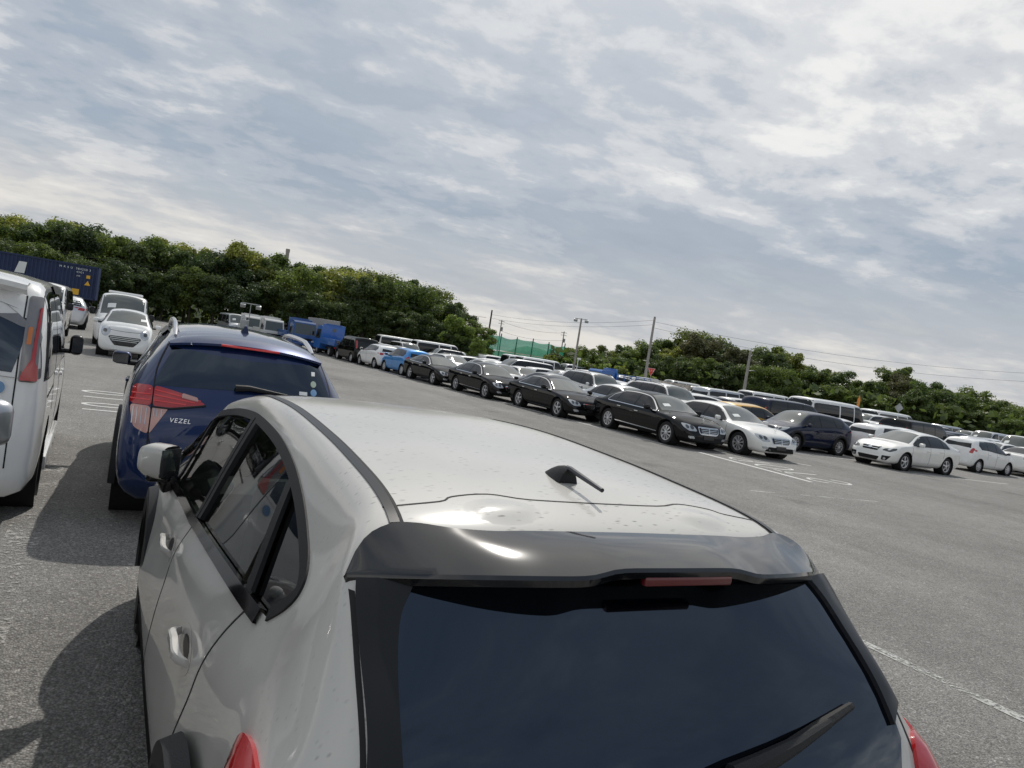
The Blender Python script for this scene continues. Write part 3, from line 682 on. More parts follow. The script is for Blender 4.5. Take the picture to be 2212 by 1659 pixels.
SP['impreza'] = spec_sedan(L=4.60, W=1.775, H=1.46, fa=1.40, ra=-1.27, cowl=1.10, hdr=.30, rgt=-1.05, rgb=-1.72, Rw=.325, belt=.94, deck=1.08, peak=-.3, hood=.98, rim='five', nsp=5, rimmat='alloy',
      dlo=[(1.05, 0), (.95, 1), (0, 1), (-.85, 1), (-1.20, .72), (-1.32, .1), (-1.28, 0)],
      panes=[('window', [(.86, .0), (.80, .97), (.02, 1), (.0, 0)]), ('window', [(-.06, 0), (-.05, 1), (-.80, 1), (-.86, 0)]), ('quarter_window', [(-.91, .03), (-.86, .97), (-1.14, .70), (-1.23, .08)])],
      seams=(-.02, 1.10, [(-.92, .96), (-.90, .62)]), handles=((.12, .80), (-.72, .83)), sig=.025,
      crease=(([(-2.3, .90), (0, .80), (2.3, .68)], .016, .05),),
      decals=face(grz=(.60, .74), grw=.34, lampz=.67, lx=(.44, .82), lh=.10, intake=(.26, .40, .42), lamp_m='lamp_dark', tz=(.86, 1.0), tx=(.5, .77), plate=False)+
        [('grille_frame', rounded([(-.36, .76), (-.30, .725), (.30, .725), (.36, .76)], .015), 'F', 'chrome', .016), ('emblem', [(.075*math.cos(t), .685+.038*math.sin(t)) for t in np.linspace(0, 6.28, 16, endpoint=False)], 'F', 'chrome', .03),
         ('fog_bezel', rounded([(.50, .30), (.50, .46), (.78, .47), (.66, .30)], .03), 'F', 'trim', .006, True), ('daylight_lamp', rounded([(.60, .66), (.66, .72), (.72, .73), (.66, .66)], .01), 'F', 'paper', .03, True)])
SP['saloon'] = spec_sedan(L=4.70, W=1.79, H=1.45, fa=1.42, ra=-1.30, Rw=.315, decals=face(grz=(.52, .66)), rim='five', nsp=7,
      dlo=[(1.08, 0), (1.0, 1), (0, 1), (-.8, 1), (-1.15, .75), (-1.3, .1), (-1.25, 0)],
      panes=[('window', [(1.0, .03), (.9, .97), (.02, 1), (.0, 0)]), ('window', [(-.06, 0), (-.05, 1), (-.78, 1), (-1.08, .72), (-1.2, .08), (-1.18, 0)])], seams=(0, 1.1), handles=((.14, .8), (-.7, .83)))
def spec_box(L=4.7, W=1.695, H=1.84, fa=1.40, ra=-1.45, cowl=1.55, hdr=.80, Rw=.32, belt=1.05, hood=1.12, nose=.92, rzb=1.10, peak=-.2, rtop=.10, **k):
    """one-box minivan: short bonnet, tall straight sides, upright tail"""
    a, b = -L/2, L/2; h = W/2
    sp = dict(L=L, W=W, H=H, axles=(fa, ra), Rw=Rw, crown=3.0,
      zc=[(a, .50), (a+.012, .80), (a+.03, rzb), (a+.05, rzb+.12), (a+rtop+.02, H-.16), (a+rtop+.07, H-.07), (a+.5, H-.03), (peak, H), (hdr, H-.06), (hdr+.08, H-.09), (cowl+.06, hood+.08), (cowl+.16, hood+.02), (b-.30, hood-.07), (b-.12, nose), (b-.04, .76), (b-.008, .58), (b, .45)],
      ze=[(a, .48), (a+.02, .78), (a+.045, rzb), (a+.07, rzb+.12), (a+rtop+.10, H-.24), (a+rtop+.17, H-.13), (a+.55, H-.09), (peak, H-.07), (hdr-.12, H-.10), (hdr+.1, H-.19), (cowl-.05, hood+.04), (cowl+.12, hood-.03), (b-.30, hood-.14), (b-.12, .80), (b-.03, .60), (b, .42)],
      we=[(a, h*.62), (a+.05, h*.86), (a+.12, h*.905), (a+.4, h*.885), (peak, h*.87), (hdr, h*.855), (cowl, h*.88), (cowl+.3, h*.84), (b-.25, h*.76), (b-.08, h*.62), (b, h*.35)],
      zb=[(a, .45), (a+.02, .74), (a+.05, rzb-.05), (a+.12, belt+.02), (-1, belt), (0, belt), (cowl-.2, belt-.05), (cowl+.2, hood-.16), (b-.25, .88), (b-.06, .62), (b, .40)],
      wb=[(a, h*.72), (a+.02, h*.86), (a+.06, h*.93), (a+.16, h*.97), (a+.5, h), (b-1.1, h), (b-.6, h*.99), (b-.32, h*.95), (b-.14, h*.88), (b-.05, h*.76), (b, h*.58)],
      zo=[(a, .34), (a+.12, .22), (-1, .18), (1, .18), (b-.15, .18), (b, .24)],
      ws=(cowl, hdr), rg=(a+.055, a+rtop+.05), rgview='B', rgm=.05, mirror=(cowl-.35, belt+.12, (.20, .14, .22)), bulge=.012, sill=.03, sig=.02,
      dlo=[(cowl-.05, 0), (cowl-.12, 1), (0, 1), (a+.30, 1), (a+.20, .5), (a+.18, 0)],
      panes=[('quarter_window', [(cowl-.13, .08), (cowl-.2, .85), (hdr+.24, .97), (hdr+.22, .02)]), ('window', [(hdr+.17, .02), (hdr+.18, 1), (.02, 1), (.0, 0)]), ('window', [(-.06, 0), (-.05, 1), (-1.05, 1), (-1.05, 0)]), ('quarter_window', [(-1.12, 0), (-1.12, 1), (a+.36, 1), (a+.26, .5), (a+.24, 0)])],
      seams=(-.02, hdr+.55, [(-1.08, 1.05), (-1.08, .72)]), handles=((.14, .95), (-.18, .95)), rim='five', nsp=7,
      decals=[('headlight', rounded([(.44, .80), (.46, .92), (.78, .97), (.80, .82)], .04), 'F', 'lamp_clear', .006, True, dict(dome=.012)), ('grille', rounded([(-.42, .66), (.42, .66), (.46, .84), (-.46, .84)], .03), 'F', 'gloss_black', .006),
              ('grille_slat', quad(-.40, .71, .40, .735), 'F', 'chrome', .014, False, dict(skirt=.004)), ('grille_slat', quad(-.40, .78, .40, .805), 'F', 'chrome', .014, False, dict(skirt=.004)),
              ('lower_intake', rounded([(-.5, .28), (.5, .28), (.55, .46), (-.55, .46)], .04), 'F', 'well', .004), ('plate', quad(-.19, .46, .19, .56), 'F', 'plate', .015),
              ('taillight', rounded([(.69, .95), (.785, .95), (.765, 1.45), (.69, 1.45)], .03), 'B', 'lamp_red', .006, True, dict(dome=.012))])
    sp.update(k); return sp
SP['minivan'] = spec_box()
SP['freed'] = spec_box(L=4.25, H=1.72, fa=1.30, ra=-1.44, cowl=1.36, hdr=.62, belt=1.0, hood=1.08, nose=.86, rzb=1.06, rtop=.16, rim='cap', nsp=7, rimmat='hubcap', Rw=.30,
    panes=[('quarter_window', [(1.23, .08), (1.16, .85), (.86, .97), (.84, .02)]), ('window', [(.79, .02), (.8, 1), (.02, 1), (.0, 0)]), ('window', [(-.06, 0), (-.05, 1), (-.95, 1), (-.95, 0)]), ('quarter_window', [(-1.02, 0), (-1.02, 1), (-1.72, 1), (-1.86, .5), (-1.88, 0)])])
SP['big_minivan'] = spec_box(L=4.93, W=1.85, H=1.90, fa=1.52, ra=-1.45, cowl=1.60, hdr=.85, belt=1.12, hood=1.20, nose=1.0, Rw=.34)
def spec_van(L=4.70, H=1.98, W=1.695, high=0, **k):
    """cab-over delivery van"""
    a, b = -L/2, L/2; h = W/2; H = H+high
    sp = spec_box(L=L, W=W, H=H, fa=b-1.0, ra=b-1.0-2.57 if L < 5 else b-1.0-3.11, cowl=b-.42, hdr=b-1.05, belt=1.12, hood=1.14, nose=1.02, rzb=1.15, rtop=.12+.1*(high > 0), Rw=.32, rim='cap', nsp=8, rimmat='hubcap')
    sp['zc'] = [(a, .5), (a+.012, .8), (a+.03, 1.15), (a+.05, 1.27), (a+.14, H-.16), (a+.19, H-.07), (a+.5, H-.02), (0, H), (b-1.2, H-.02), (b-1.02, H-.10), (b-.40, 1.24), (b-.30, 1.16), (b-.12, 1.06), (b-.04, .84), (b-.008, .6), (b, .46)]
    sp['ze'] = [(a, .48), (a+.02, .78), (a+.045, 1.15), (a+.07, 1.27), (a+.20, H-.24), (a+.26, H-.15), (a+.55, H-.10), (0, H-.08), (b-1.25, H-.10), (b-1.02, H-.20), (b-.46, 1.17), (b-.32, 1.08), (b-.13, .92), (b-.04, .68), (b, .44)]
    sp['dlo'] = [(b-.55, 0), (b-.60, 1), (b-1.2, 1), (b-1.62, 1), (b-1.62, 0)]; d1 = b-1.72
    sp['panes'] = [('window', [(b-.66, .03), (b-.74, .92), (b-1.2, .97), (b-1.6, .97), (b-1.6, .02)]), ('window', [(d1, 0), (d1, .9), (d1-1.15, .9), (d1-1.15, 0)]), ('quarter_window', [(d1-1.27, 0), (d1-1.27, .9), (a+.25, .9), (a+.22, 0)])]
    sp['seams'] = (b-1.66, [(b-.62, 1.1), (b-.66, .5)], [(d1-1.21, 1.12), (d1-1.21, .7)]); sp['handles'] = ((b-1.52, .98), (d1-.1, .98)); sp['mirror'] = (b-.62, 1.22, (.18, .14, .26)); sp['mirrormat'] = 'trim'
    sp.update(k); return sp
SP['van'] = spec_van(); SP['high_van'] = spec_van(L=5.38, W=1.88, H=2.0, high=.28)
SP['kei'] = spec_hatch(L=3.395, W=1.475, H=1.49, fa=1.03, ra=-1.37, cowl=.98, hdr=.36, Rw=.27, belt=.98, hood=1.02, nose=.92, roofend=-1.46, rzb=1.06, peak=-.3, tw=.16, sheet=False, rim='cap', nsp=7, rimmat='hubcap',
    dlo=[(.94, 0), (.86, 1), (0, 1), (-1.12, 1), (-1.26, .5), (-1.1, 0)], panes=[('window', [(.86, .03), (.78, .97), (.02, 1), (0, 0)]), ('window', [(-.06, 0), (-.05, 1), (-.72, 1), (-.75, 0)]), ('quarter_window', [(-.8, .05), (-.77, .97), (-1.08, .97), (-1.18, .5), (-1.08, .05)])],
    decals=[('headlight', [(.53+.13*math.cos(t), .785+.165*math.sin(t)) for t in np.linspace(0, 6.28, 18, endpoint=False)], 'F', 'lamp_clear', .006, True, dict(dome=.02)),
            ('lamp_lens', [(.53+.05*math.cos(t), .78+.055*math.sin(t)) for t in np.linspace(0, 6.28, 12, endpoint=False)], 'F', 'lamp_dark', .028, True),
            ('grille', rounded([(-.36, .50), (-.44, .62), (-.40, .66), (.40, .66), (.44, .62), (.36, .50), (.25, .38), (-.25, .38)], .04), 'F', 'gloss_black', .008),
            ('grille_slat', quad(-.40, .615, .40, .632), 'F', 'paper', .014, False, dict(skirt=.004)), ('grille_slat', quad(-.40, .565, .40, .582), 'F', 'paper', .014, False, dict(skirt=.004)), ('grille_slat', quad(-.34, .515, .34, .53), 'F', 'paper', .014, False, dict(skirt=.004)),
            ('plate', quad(-.17, .40, .17, .51), 'F', 'plate', .018), ('bonnet_seam', [(-.60, .845), (-.3, .815), (0, .805), (.3, .815), (.60, .845), (.6, .855), (.3, .825), (0, .815), (-.3, .825), (-.6, .855)], 'F', 'seam', .003, False, dict(skirt=.003)),
            ('inspection_sticker', quad(-.52, 1.16, -.36, 1.23), 'F', 'paper', .010)])
SP['kei']['decals'] += [('taillight', rounded([(.56, .8), (.68, .8), (.68, 1.0), (.58, 1.02)], .03), 'B', 'lamp_red', .006, True)]
SP['suv'] = spec_hatch(L=4.75, W=1.88, H=1.80, fa=1.42, ra=-1.36, cowl=1.12, hdr=.50, Rw=.375, belt=1.14, hood=1.18, nose=.98, roofend=-2.12, rzb=1.2, peak=-.4, gap=.07, cladding=True, cladz=.3, rim='five', nsp=7,
    dlo=[(1.08, 0), (1.0, 1), (0, 1), (-1.72, 1), (-1.95, .5), (-1.95, 0)],
    panes=[('window', [(1.0, .03), (.92, .97), (.02, 1), (.0, 0)]), ('window', [(-.06, 0), (-.05, 1), (-.88, 1), (-.92, 0)]), ('quarter_window', [(-.99, 0), (-.96, 1), (-1.68, 1), (-1.88, .5), (-1.88, 0)])],
    decals=face(grz=(.72, .92), grw=.42, lampz=.86, lx=(.50, .84), intake=(.36, .52, .55), tz=(.95, 1.25), tx=(.68, .82)), seams=(0, 1.1, [(-.95, 1.1), (-.92, .8)]), handles=((.12, 1.0), (-.78, 1.02)))
def rails(M_, sh):
    for sg in (-1, 1):
        pts = [];  ys = np.linspace(-sh.sp['L']*.36, sh.sp['L']*.10, 9)
        for i, y in enumerate(ys):
            p = sh.cast(float(sh.we(y))-.04, float(y), 'T')[0]; pts.append((sg*p.x, p.y, p.z+(.045 if 0 < i < 8 else -.005)))
        M_.add('roof_rail', MB().tube(pts, .014, 6), 'alloy_dark')
SP['suv']['extra'] = (rails,)
MODELS = {}
def model(k):
    if k not in MODELS: MODELS[k] = car_model(k, SP[k], SP[k].get('ds', .07))
    return MODELS[k]
SP['offroader'] = spec_hatch(L=3.395, W=1.475, H=1.70, fa=1.02, ra=-1.0, cowl=.72, hdr=.38, Rw=.345, belt=1.12, hood=1.10, nose=1.0, roofend=-1.52, rzb=1.15, peak=-.2, gap=.075, cladding=True, cladz=.35, tw=.18, rim='five', nsp=5, inset=-.03,
    dlo=[(.68, 0), (.62, 1), (0, 1), (-1.2, 1), (-1.35, .5), (-1.3, 0)], panes=[('window', [(.62, .03), (.58, .97), (-.2, 1), (-.2, 0)]), ('quarter_window', [(-.3, 0), (-.3, 1), (-1.18, 1), (-1.28, .5), (-1.25, 0)])],
    decals=face(grz=(.72, .92), grw=.36, lampz=.82, lx=(.42, .62), intake=(.42, .52, .5), tz=(.8, 1.0), tx=(.55, .68)), mturn=.9, mirror=(.52, 1.22, (.15, .12, .20)), seams=(-.25, .74), handles=((-.1, .98),), zo=[(-1.6975,.42),(1.6975,.42)])
def fender_lamp(M_, sh):
    for sg in (-1, 1): M_.add('turn_lamp', MB().lathe([(.034, 0), (.03, .018), (.016, .028), (.001, .03)], (float(sh.cast(.88, .93, 'R')[0].x), .88, .93), 14) if sg > 0 else MB().lathe([(.034, 0), (.03, .018), (.016, .028), (.001, .03)], (float(sh.cast(.88, .93, 'R')[0].x), .88, .93), 14).mirrorx(), 'paper')
SP['offroader']['extra'] = (fender_lamp,)

SP['van']['sheet'] = True; SP['wagon']['sheet'] = True; SP['impreza']['sheet'] = False

for k_, (d0, d1, z0_, z1_) in dict(fit=(.09, .34, .86, 1.08), demio=(.09, .38, .88, 1.0), crossover=(.10, .42, .93, 1.06), impreza=(.14, .40, .89, 1.0), vitz=(.09, .30, .86, 1.02), wagon=(.10, .34, .84, 1.0)).items():
    a_ = -SP[k_]['L']/2; taillamp_side(SP[k_], a_+d0, a_+d1, z0_, z1_)
# ------------------------------------------------------------------ lettering
def text_mb(txt, size=1, ext=.01, shear=0, spacing=1.0):
    cu = bpy.data.curves.new('txt', 'FONT'); cu.body = txt; cu.size = size; cu.extrude = ext; cu.shear = shear; cu.space_character = spacing; cu.resolution_u = 3; cu.align_x = 'CENTER'; cu.align_y = 'CENTER'
    o = bpy.data.objects.new('txt', cu); col.objects.link(o); bpy.context.view_layer.update()
    me = o.evaluated_get(bpy.context.evaluated_depsgraph_get()).to_mesh()
    mb = MB().add([v.co[:] for v in me.vertices], [tuple(p.vertices) for p in me.polygons]); bpy.data.objects.remove(o); bpy.data.curves.remove(cu); return mb
def facing(mb, loc, right, up):
    r_, u_ = Vector(right).normalized(), Vector(up).normalized(); n_ = r_.cross(u_); m = Matrix((r_, u_, n_)).transposed().to_4x4(); m.translation = Vector(loc); return mb.xform(m)
def seat_mb(x, y, w=.50, back=.62, tilt=.30, head=True):
    m = MB().rbox((x, y, .52), (w, .50, .18), .06); m.rbox((x, y-.28-.5*back*math.sin(tilt), .60+.5*back*math.cos(tilt)), (w, .15, back), .06, rx=tilt)
    if head: m.rbox((x, y-.30-(back+.12)*math.sin(tilt), .63+(back+.12)*math.cos(tilt)), (.27, .10, .17), .045, rx=tilt)
    return m
def cabin(e, front=.30, rear=-.62, w=1.3, rhd=1, dashy=.98, dashz=.93):
    for sg in (-1, 1): part('seat', seat_mb(sg*.36, front), 'seat', e)
    part('rear_seat', seat_mb(0, rear, w*.92, .60, .32, False).rbox((.42, rear-.55, 1.12), (.25, .09, .13), .04, rx=.3).rbox((-.42, rear-.55, 1.12), (.25, .09, .13), .04, rx=.3), 'seat', e)
    part('dashboard', MB().rbox((0, dashy, dashz-.14), (w, .42, .30), .08).rbox((rhd*.36, dashy-.10, dashz+.02), (.38, .22, .10), .04).rbox((0, dashy-.45, .62), (.24, .7, .26), .05), 'dash', e)
    sw = MB(); c = Vector((rhd*.36, dashy-.36, dashz-.10)); t = R(25)
    sw.tube([(c.x+.18*math.cos(a), c.y-.18*math.sin(a)*math.sin(t), c.z+.18*math.sin(a)*math.cos(t)) for a in np.linspace(0, 6.2832, 25)], .014, 8, False); sw.rbox(c, (.20, .05, .10), .02, rx=-t)
    part('steering_wheel', sw, 'dash', e)
    part('floor', MB().box((0, .1, .27), (w, 2.9, .04)), 'well', e)

# ------------------------------------------------------------------ the white crossover in the foreground
def dusty_paint():
    m = paint('paint_pearl_dusty', (.525,.512,.476), .0, .5, .9, .1); t = m.node_tree; b = t.nodes['Principled BSDF']
    src = b.inputs['Base Color'].links[0].from_socket; tcn = t.nodes.new('ShaderNodeTexCoord'); ge = t.nodes.new('ShaderNodeNewGeometry')
    mp = t.nodes.new('ShaderNodeMapping'); mp.inputs['Scale'].default_value = (30, 85, 60); mp.inputs['Rotation'].default_value = (0, 0, .5); t.links.new(tcn.outputs['Object'], mp.inputs[0])
    v = t.nodes.new('ShaderNodeTexVoronoi'); v.inputs['Scale'].default_value = 1; v.inputs['Randomness'].default_value = 1; t.links.new(mp.outputs[0], v.inputs['Vector'])
    r1 = t.nodes.new('ShaderNodeMapRange'); r1.inputs[1].default_value = .10; r1.inputs[2].default_value = .32; r1.inputs[3].default_value = 1; r1.inputs[4].default_value = 0; t.links.new(v.outputs['Distance'], r1.inputs[0])
    n = t.nodes.new('ShaderNodeTexNoise'); n.inputs['Scale'].default_value = 7; n.inputs['Detail'].default_value = 5; t.links.new(tcn.outputs['Object'], n.inputs['Vector'])
    r2 = t.nodes.new('ShaderNodeMapRange'); r2.inputs[1].default_value = .40; r2.inputs[2].default_value = .58; t.links.new(n.outputs['Fac'], r2.inputs[0])
    sx = t.nodes.new('ShaderNodeSeparateXYZ'); t.links.new(ge.outputs['Normal'], sx.inputs[0])
    r3 = t.nodes.new('ShaderNodeMapRange'); r3.inputs[1].default_value = .3; r3.inputs[2].default_value = .8; t.links.new(sx.outputs[2], r3.inputs[0])
    def mul(a, c_):
        q = t.nodes.new('ShaderNodeMath'); q.operation = 'MULTIPLY'; t.links.new(a, q.inputs[0])
        if isinstance(c_, float): q.inputs[1].default_value = c_
        else: t.links.new(c_, q.inputs[1])
        return q.outputs[0]
    sepc = t.nodes.new('ShaderNodeSeparateColor'); t.links.new(v.outputs['Color'], sepc.inputs[0])
    r4 = t.nodes.new('ShaderNodeMapRange'); r4.inputs[1].default_value = .35; r4.inputs[2].default_value = .7; t.links.new(sepc.outputs[0], r4.inputs[0])
    f = mul(mul(mul(mul(r1.outputs[0], r2.outputs[0]), r3.outputs[0]), r4.outputs[0]), .95)
    mx = t.nodes.new('ShaderNodeMix'); mx.data_type = 'RGBA'; t.links.new(f, mx.inputs[0]); t.links.new(src, mx.inputs[6]); mx.inputs[7].default_value = (.16,.155,.14,1); t.links.new(mx.outputs[2], b.inputs['Base Color'])
    # settled dust dulls the clear coat on upward faces
    cr = b.inputs['Coat Roughness']; s0 = cr.links[0].from_socket; q = t.nodes.new('ShaderNodeMath'); q.operation = 'MULTIPLY_ADD'; t.links.new(r3.outputs[0], q.inputs[0]); q.inputs[1].default_value = .10; t.links.new(s0, q.inputs[2]); t.links.new(q.outputs[0], cr)
    return m
XPAINT = dusty_paint()
def build_crossover(loc, rz):
    sp = dict(L=4.45, W=1.78, H=1.54, sill=-.095, bulge=.125, crown=2.9, gbulge=.015,
      zc=[(-2.225,.46),(-2.215,.60),(-2.19,.72),(-2.155,.80),(-2.12,.88),(-2.08,.97),(-2.03,1.05),(-1.95,1.155),(-1.86,1.26),(-1.77,1.365),(-1.71,1.425),(-1.66,1.454),(-1.60,1.472),(-1.53,1.488),(-1.3,1.512),(-.9,1.532),(-.3,1.54),(.1,1.528),(.5,1.49),(.62,1.465),(1.0,1.29),(1.42,1.06),(1.52,1.03),(1.8,.99),(2.0,.91),(2.12,.79),(2.2,.62),(2.225,.45)],
      ze=[(-2.225,.44),(-2.20,.60),(-2.16,.76),(-2.11,.86),(-2.04,.99),(-1.97,1.095),(-1.905,1.17),(-1.836,1.222),(-1.774,1.275),(-1.71,1.343),(-1.66,1.395),(-1.60,1.437),(-1.48,1.467),(-1.2,1.49),(-.9,1.507),(-.4,1.52),(.1,1.503),(.5,1.452),(.82,1.385),(1.12,1.275),(1.36,1.155),(1.52,1.03),(1.62,.985),(1.85,.93),(2.05,.80),(2.18,.58),(2.225,.42)],
      we=[(-2.225,.45),(-2.16,.60),(-2.04,.665),(-1.86,.675),(-1.70,.672),(-1.62,.645),(-1.5,.604),(-1.2,.588),(-.4,.580),(.1,.583),(.5,.602),(.82,.64),(1.12,.68),(1.4,.725),(1.6,.745),(1.9,.70),(2.1,.60),(2.225,.35)],
      zb=[(-2.225,.42),(-2.2,.56),(-2.15,.76),(-2.07,.91),(-1.95,1.02),(-1.8,1.07),(-1.62,1.09),(-1.4,1.105),(-1.2,1.095),(-.2,.995),(.05,.965),(1.12,.885),(1.6,.885),(1.85,.84),(2.05,.70),(2.18,.52),(2.225,.40)],
      wb=[(-2.225,.54),(-2.20,.65),(-2.14,.745),(-2.05,.79),(-1.9,.80),(-1.7,.785),(-1.4,.76),(-1.0,.768),(-.2,.785),(.8,.80),(1.3,.82),(1.7,.80),(1.95,.73),(2.12,.60),(2.2,.45),(2.225,.36)],
      zo=[(-2.225,.38),(-2.1,.28),(-1,.22),(1,.22),(2.1,.24),(2.225,.3)],
      crease=(([(-2.2,1.02),(-1.65,1.0),(-.9,.895),(.2,.84),(1.2,.80),(2.2,.74)],.026,.045,.13),([(-2.2,.45),(2.2,.40)],.018,.06,.09)))
    sh = Shell(sp, .032, n1=30, n2=20, n3=28, sm=7, sig=.035)
    e = empty('parked_crossover', loc, rz); tag(e, 'pearl white crossover hatchback filling the foreground, black rear spoiler and stub aerial', 'car')
    def add(name, mb, m, par=e, label=None):
        o = part(name, mb, m, par)
        if label: o['label'] = label
        return o
    def both(name, mb, m, par=e): return add(name, mb, m, par), add(name, mb.mirrorx(), m, par)
    # ---- window line (y, z)
    top = [(1.50,1.015),(1.36,1.125),(1.12,1.238),(.82,1.325),(.49,1.387),(.15,1.424),(-.12,1.438),(-.52,1.436),(-.85,1.41),(-1.09,1.372),(-1.29,1.325),(-1.41,1.288),(-1.455,1.25),(-1.43,1.205),(-1.355,1.148)]
    topc = spline(top, 5); belt = [(-1.2,1.128),(-.16,1.022),(.05,.995),(1.12,.905),(1.42,.915)]
    dlo = topc+belt
    def shrink(poly, d):
        c = [Vector(p) for p in poly]; out = []
        ar = sum(c[i-1].x*c[i].y-c[i].x*c[i-1].y for i in range(len(c)))
        for i, p in enumerate(c):
            t = (c[(i+1) % len(c)]-c[i-1]).normalized(); n_ = Vector((-t.y, t.x)); n_ = n_ if ar > 0 else -n_; out.append(tuple(p+n_*d))
        return out
    for v in 'LR': sh.cut(dlo, v, 1.2)
    gl_in = shrink(dlo, .035)
    def clip_y(poly, lo, hi):             # keep the part of an outline between two raked cuts
        out = []; f1 = lambda p: p[0]-(lo[0]+lo[1]*(p[1]-1.0)); f2 = lambda p: (hi[0]+hi[1]*(p[1]-1.0))-p[0]
        def cl(pl, f):
            r_ = []
            for i in range(len(pl)):
                a, b = pl[i-1], pl[i]; fa, fb = f(a), f(b)
                if (fa >= 0) != (fb >= 0): u = fa/(fa-fb); r_.append((a[0]+(b[0]-a[0])*u, a[1]+(b[1]-a[1])*u))
                if fb >= 0: r_.append(b)
            return r_
        return cl(cl(poly, f1), f2)
    K = dict(step=.05)
    for nm, lo, hi, m in (('front_window', (.06,-.02), (3,0), 'glass_clear'), ('rear_window_pane', (-1.00,.22), (-.005,-.08), 'glass_tint'), ('quarter_window', (-3,0), (-1.05,.24), 'glass_privacy')):
        both(nm, sh.decal(clip_y(dlo, lo, hi), 'R', -.012, skirt=0, **K), m)
    a, b = both('window_surround', MB(), 'plastic') if False else (None, None)
    ring = MB()
    ring_line = topc; both('window_frame', sh.strip([((p[0]+q[0])/2, (p[1]+q[1])/2) for p, q in zip(topc, shrink(dlo, .016)[:len(topc)])], 'R', .032, .006, .03), 'plastic')
    both('centre_pillar', sh.decal([(-.062,1.02),(.062,1.0),(.050,1.42),(-.080,1.425)], 'R', .006, **K), 'plastic')
    both('pillar_gap', sh.strip([(.004,1.0),(-.012,1.425)], 'R', .012, .008), 'seam')
    both('window_divider', sh.strip([(-1.135,1.12),(-.93,1.385)], 'R', .05, .006), 'plastic')
    both('quarter_bar', sh.strip([(1.03,.92),(.92,1.28)], 'R', .03, .004), 'plastic')
    both('belt_moulding', sh.strip([(-1.31,1.133),(-1.2,1.12),(-.16,1.010),(.05,.985),(1.12,.895),(1.46,.905)], 'R', .034, .012), 'gloss_black')
    # windscreen and rear glass
    ysr = np.linspace(1.44, .64, 9); edge = [(float(sh.we(y))-.07, float(y)) for y in ysr]
    wsp = sym([(0, 1.50), (.4, 1.48)]+edge+[(.3, .61), (0, .60)]); sh.cut(wsp, 'T', 1.4); add('windscreen', sh.decal(wsp, 'T', -.006, step=.07, skirt=0), 'glass_clear')
    rgl = sym([(0, .955), (.3, .96), (.50, .975), (.60, 1.0), (.645, 1.06), (.65, 1.12), (.635, 1.22), (.60, 1.33), (.55, 1.40), (.3, 1.42), (0, 1.42)])
    add('rear_window', sh.decal(rgl, 'B', .005, .04), 'glass_dark')
    garn = spline([(.678,1.115),(.671,1.16),(.667,1.21),(.665,1.26),(.663,1.32),(.658,1.355)], 5)+spline([(.55,1.365),(.59,1.31),(.610,1.235),(.620,1.16),(.622,1.085)], 5)
    for o in both('tailgate_garnish', sh.decal(garn, 'B', .016, .04, skirt=.03), 'trim'): pass
    # tailgate outline and other shut lines
    both('tailgate_seam', sh.strip(spline([(.669,1.34),(.670,1.30),(.672,1.25),(.678,1.16),(.687,1.06),(.69,.95),(.66,.80)], 6), 'B', .009, .001, .03), 'seam')
    seam = spline([(-.575,-1.535),(-.44,-1.525),(-.40,-1.50),(-.30,-1.485),(-.2,-1.515),(0,-1.522),(.2,-1.515),(.3,-1.485),(.40,-1.50),(.44,-1.525),(.575,-1.535)], 4)
    add('roof_seam', sh.strip(seam, 'T', .005, .001, .03), 'seam')
    both('hinge_bulge', sh.decal([(.30+.10*math.cos(t), -1.572+.062*math.sin(t)) for t in np.linspace(0, 6.283, 18, endpoint=False)], 'T', .0, .018, dome=.008, skirt=.004, soft=True), XPAINT)
    drip = spline([(.548,.52),(.544,.1),(.543,-.5),(.546,-1.0),(.553,-1.35),(.566,-1.60)], 6)
    both('roof_moulding', sh.strip(drip, 'T', .021, .004, .03), 'trim')
    both('roof_groove', sh.strip([(x-.016, y) for x, y in drip], 'T', .007, .0012, .03), 'seam')
    for ln in ([(.015,.97),(.02,.80),(.0,.34)], [(-1.20,1.12),(-1.13,1.03),(-1.06,.90),(-1.02,.80),(-.965,.69),(-.90,.56)], [(1.34,.90),(1.30,.78)]):
        both('door_seam', sh.strip(spline(ln, 6), 'R', .008, .0012, .03), 'seam')
    both('pressed_crease', sh.strip(spline([(-1.9,.88),(-1.2,.875),(-.2,.835),(.9,.79)], 6), 'R', .002, .0005), 'seam') if False else None
    # cladding: sills, arches, rear bumper
    both('sill_cladding', sh.decal([(-.88,.24),(.92,.24),(.92,.35),(-.88,.35)], 'R', .012, .08), 'plastic')
    add('rear_bumper_cladding', sh.decal([(-.5,.40),(.5,.40),(.55,.58),(-.55,.58)], 'B', .012, .08), 'plastic')
    # lamps
    tl = rounded([(-1.60,1.03),(-1.70,1.06),(-1.86,1.05),(-2.00,1.01),(-2.06,.90),(-2.02,.80),(-1.84,.80),(-1.68,.88)], .05)
    both('taillight', sh.decal(tl, 'R', .010, .035, dome=.022, skirt=.02), 'lamp_red')
    tb = rounded([(.64,.84),(.655,.97),(.70,1.055),(.785,1.045),(.80,.92),(.785,.82)], .04)
    both('taillight', sh.decal(tb, 'B', .010, .03, dome=.018, skirt=.02), 'lamp_red')
    both('headlight', sh.decal(rounded([(.44,.72),(.5,.82),(.74,.88),(.76,.78),(.66,.70)], .04), 'F', .008, .05, dome=.012), 'lamp_clear')
    add('grille', sh.decal(rounded([(-.34,.60),(.34,.60),(.38,.76),(-.38,.76)], .03), 'F', .008, .08), 'gloss_black')
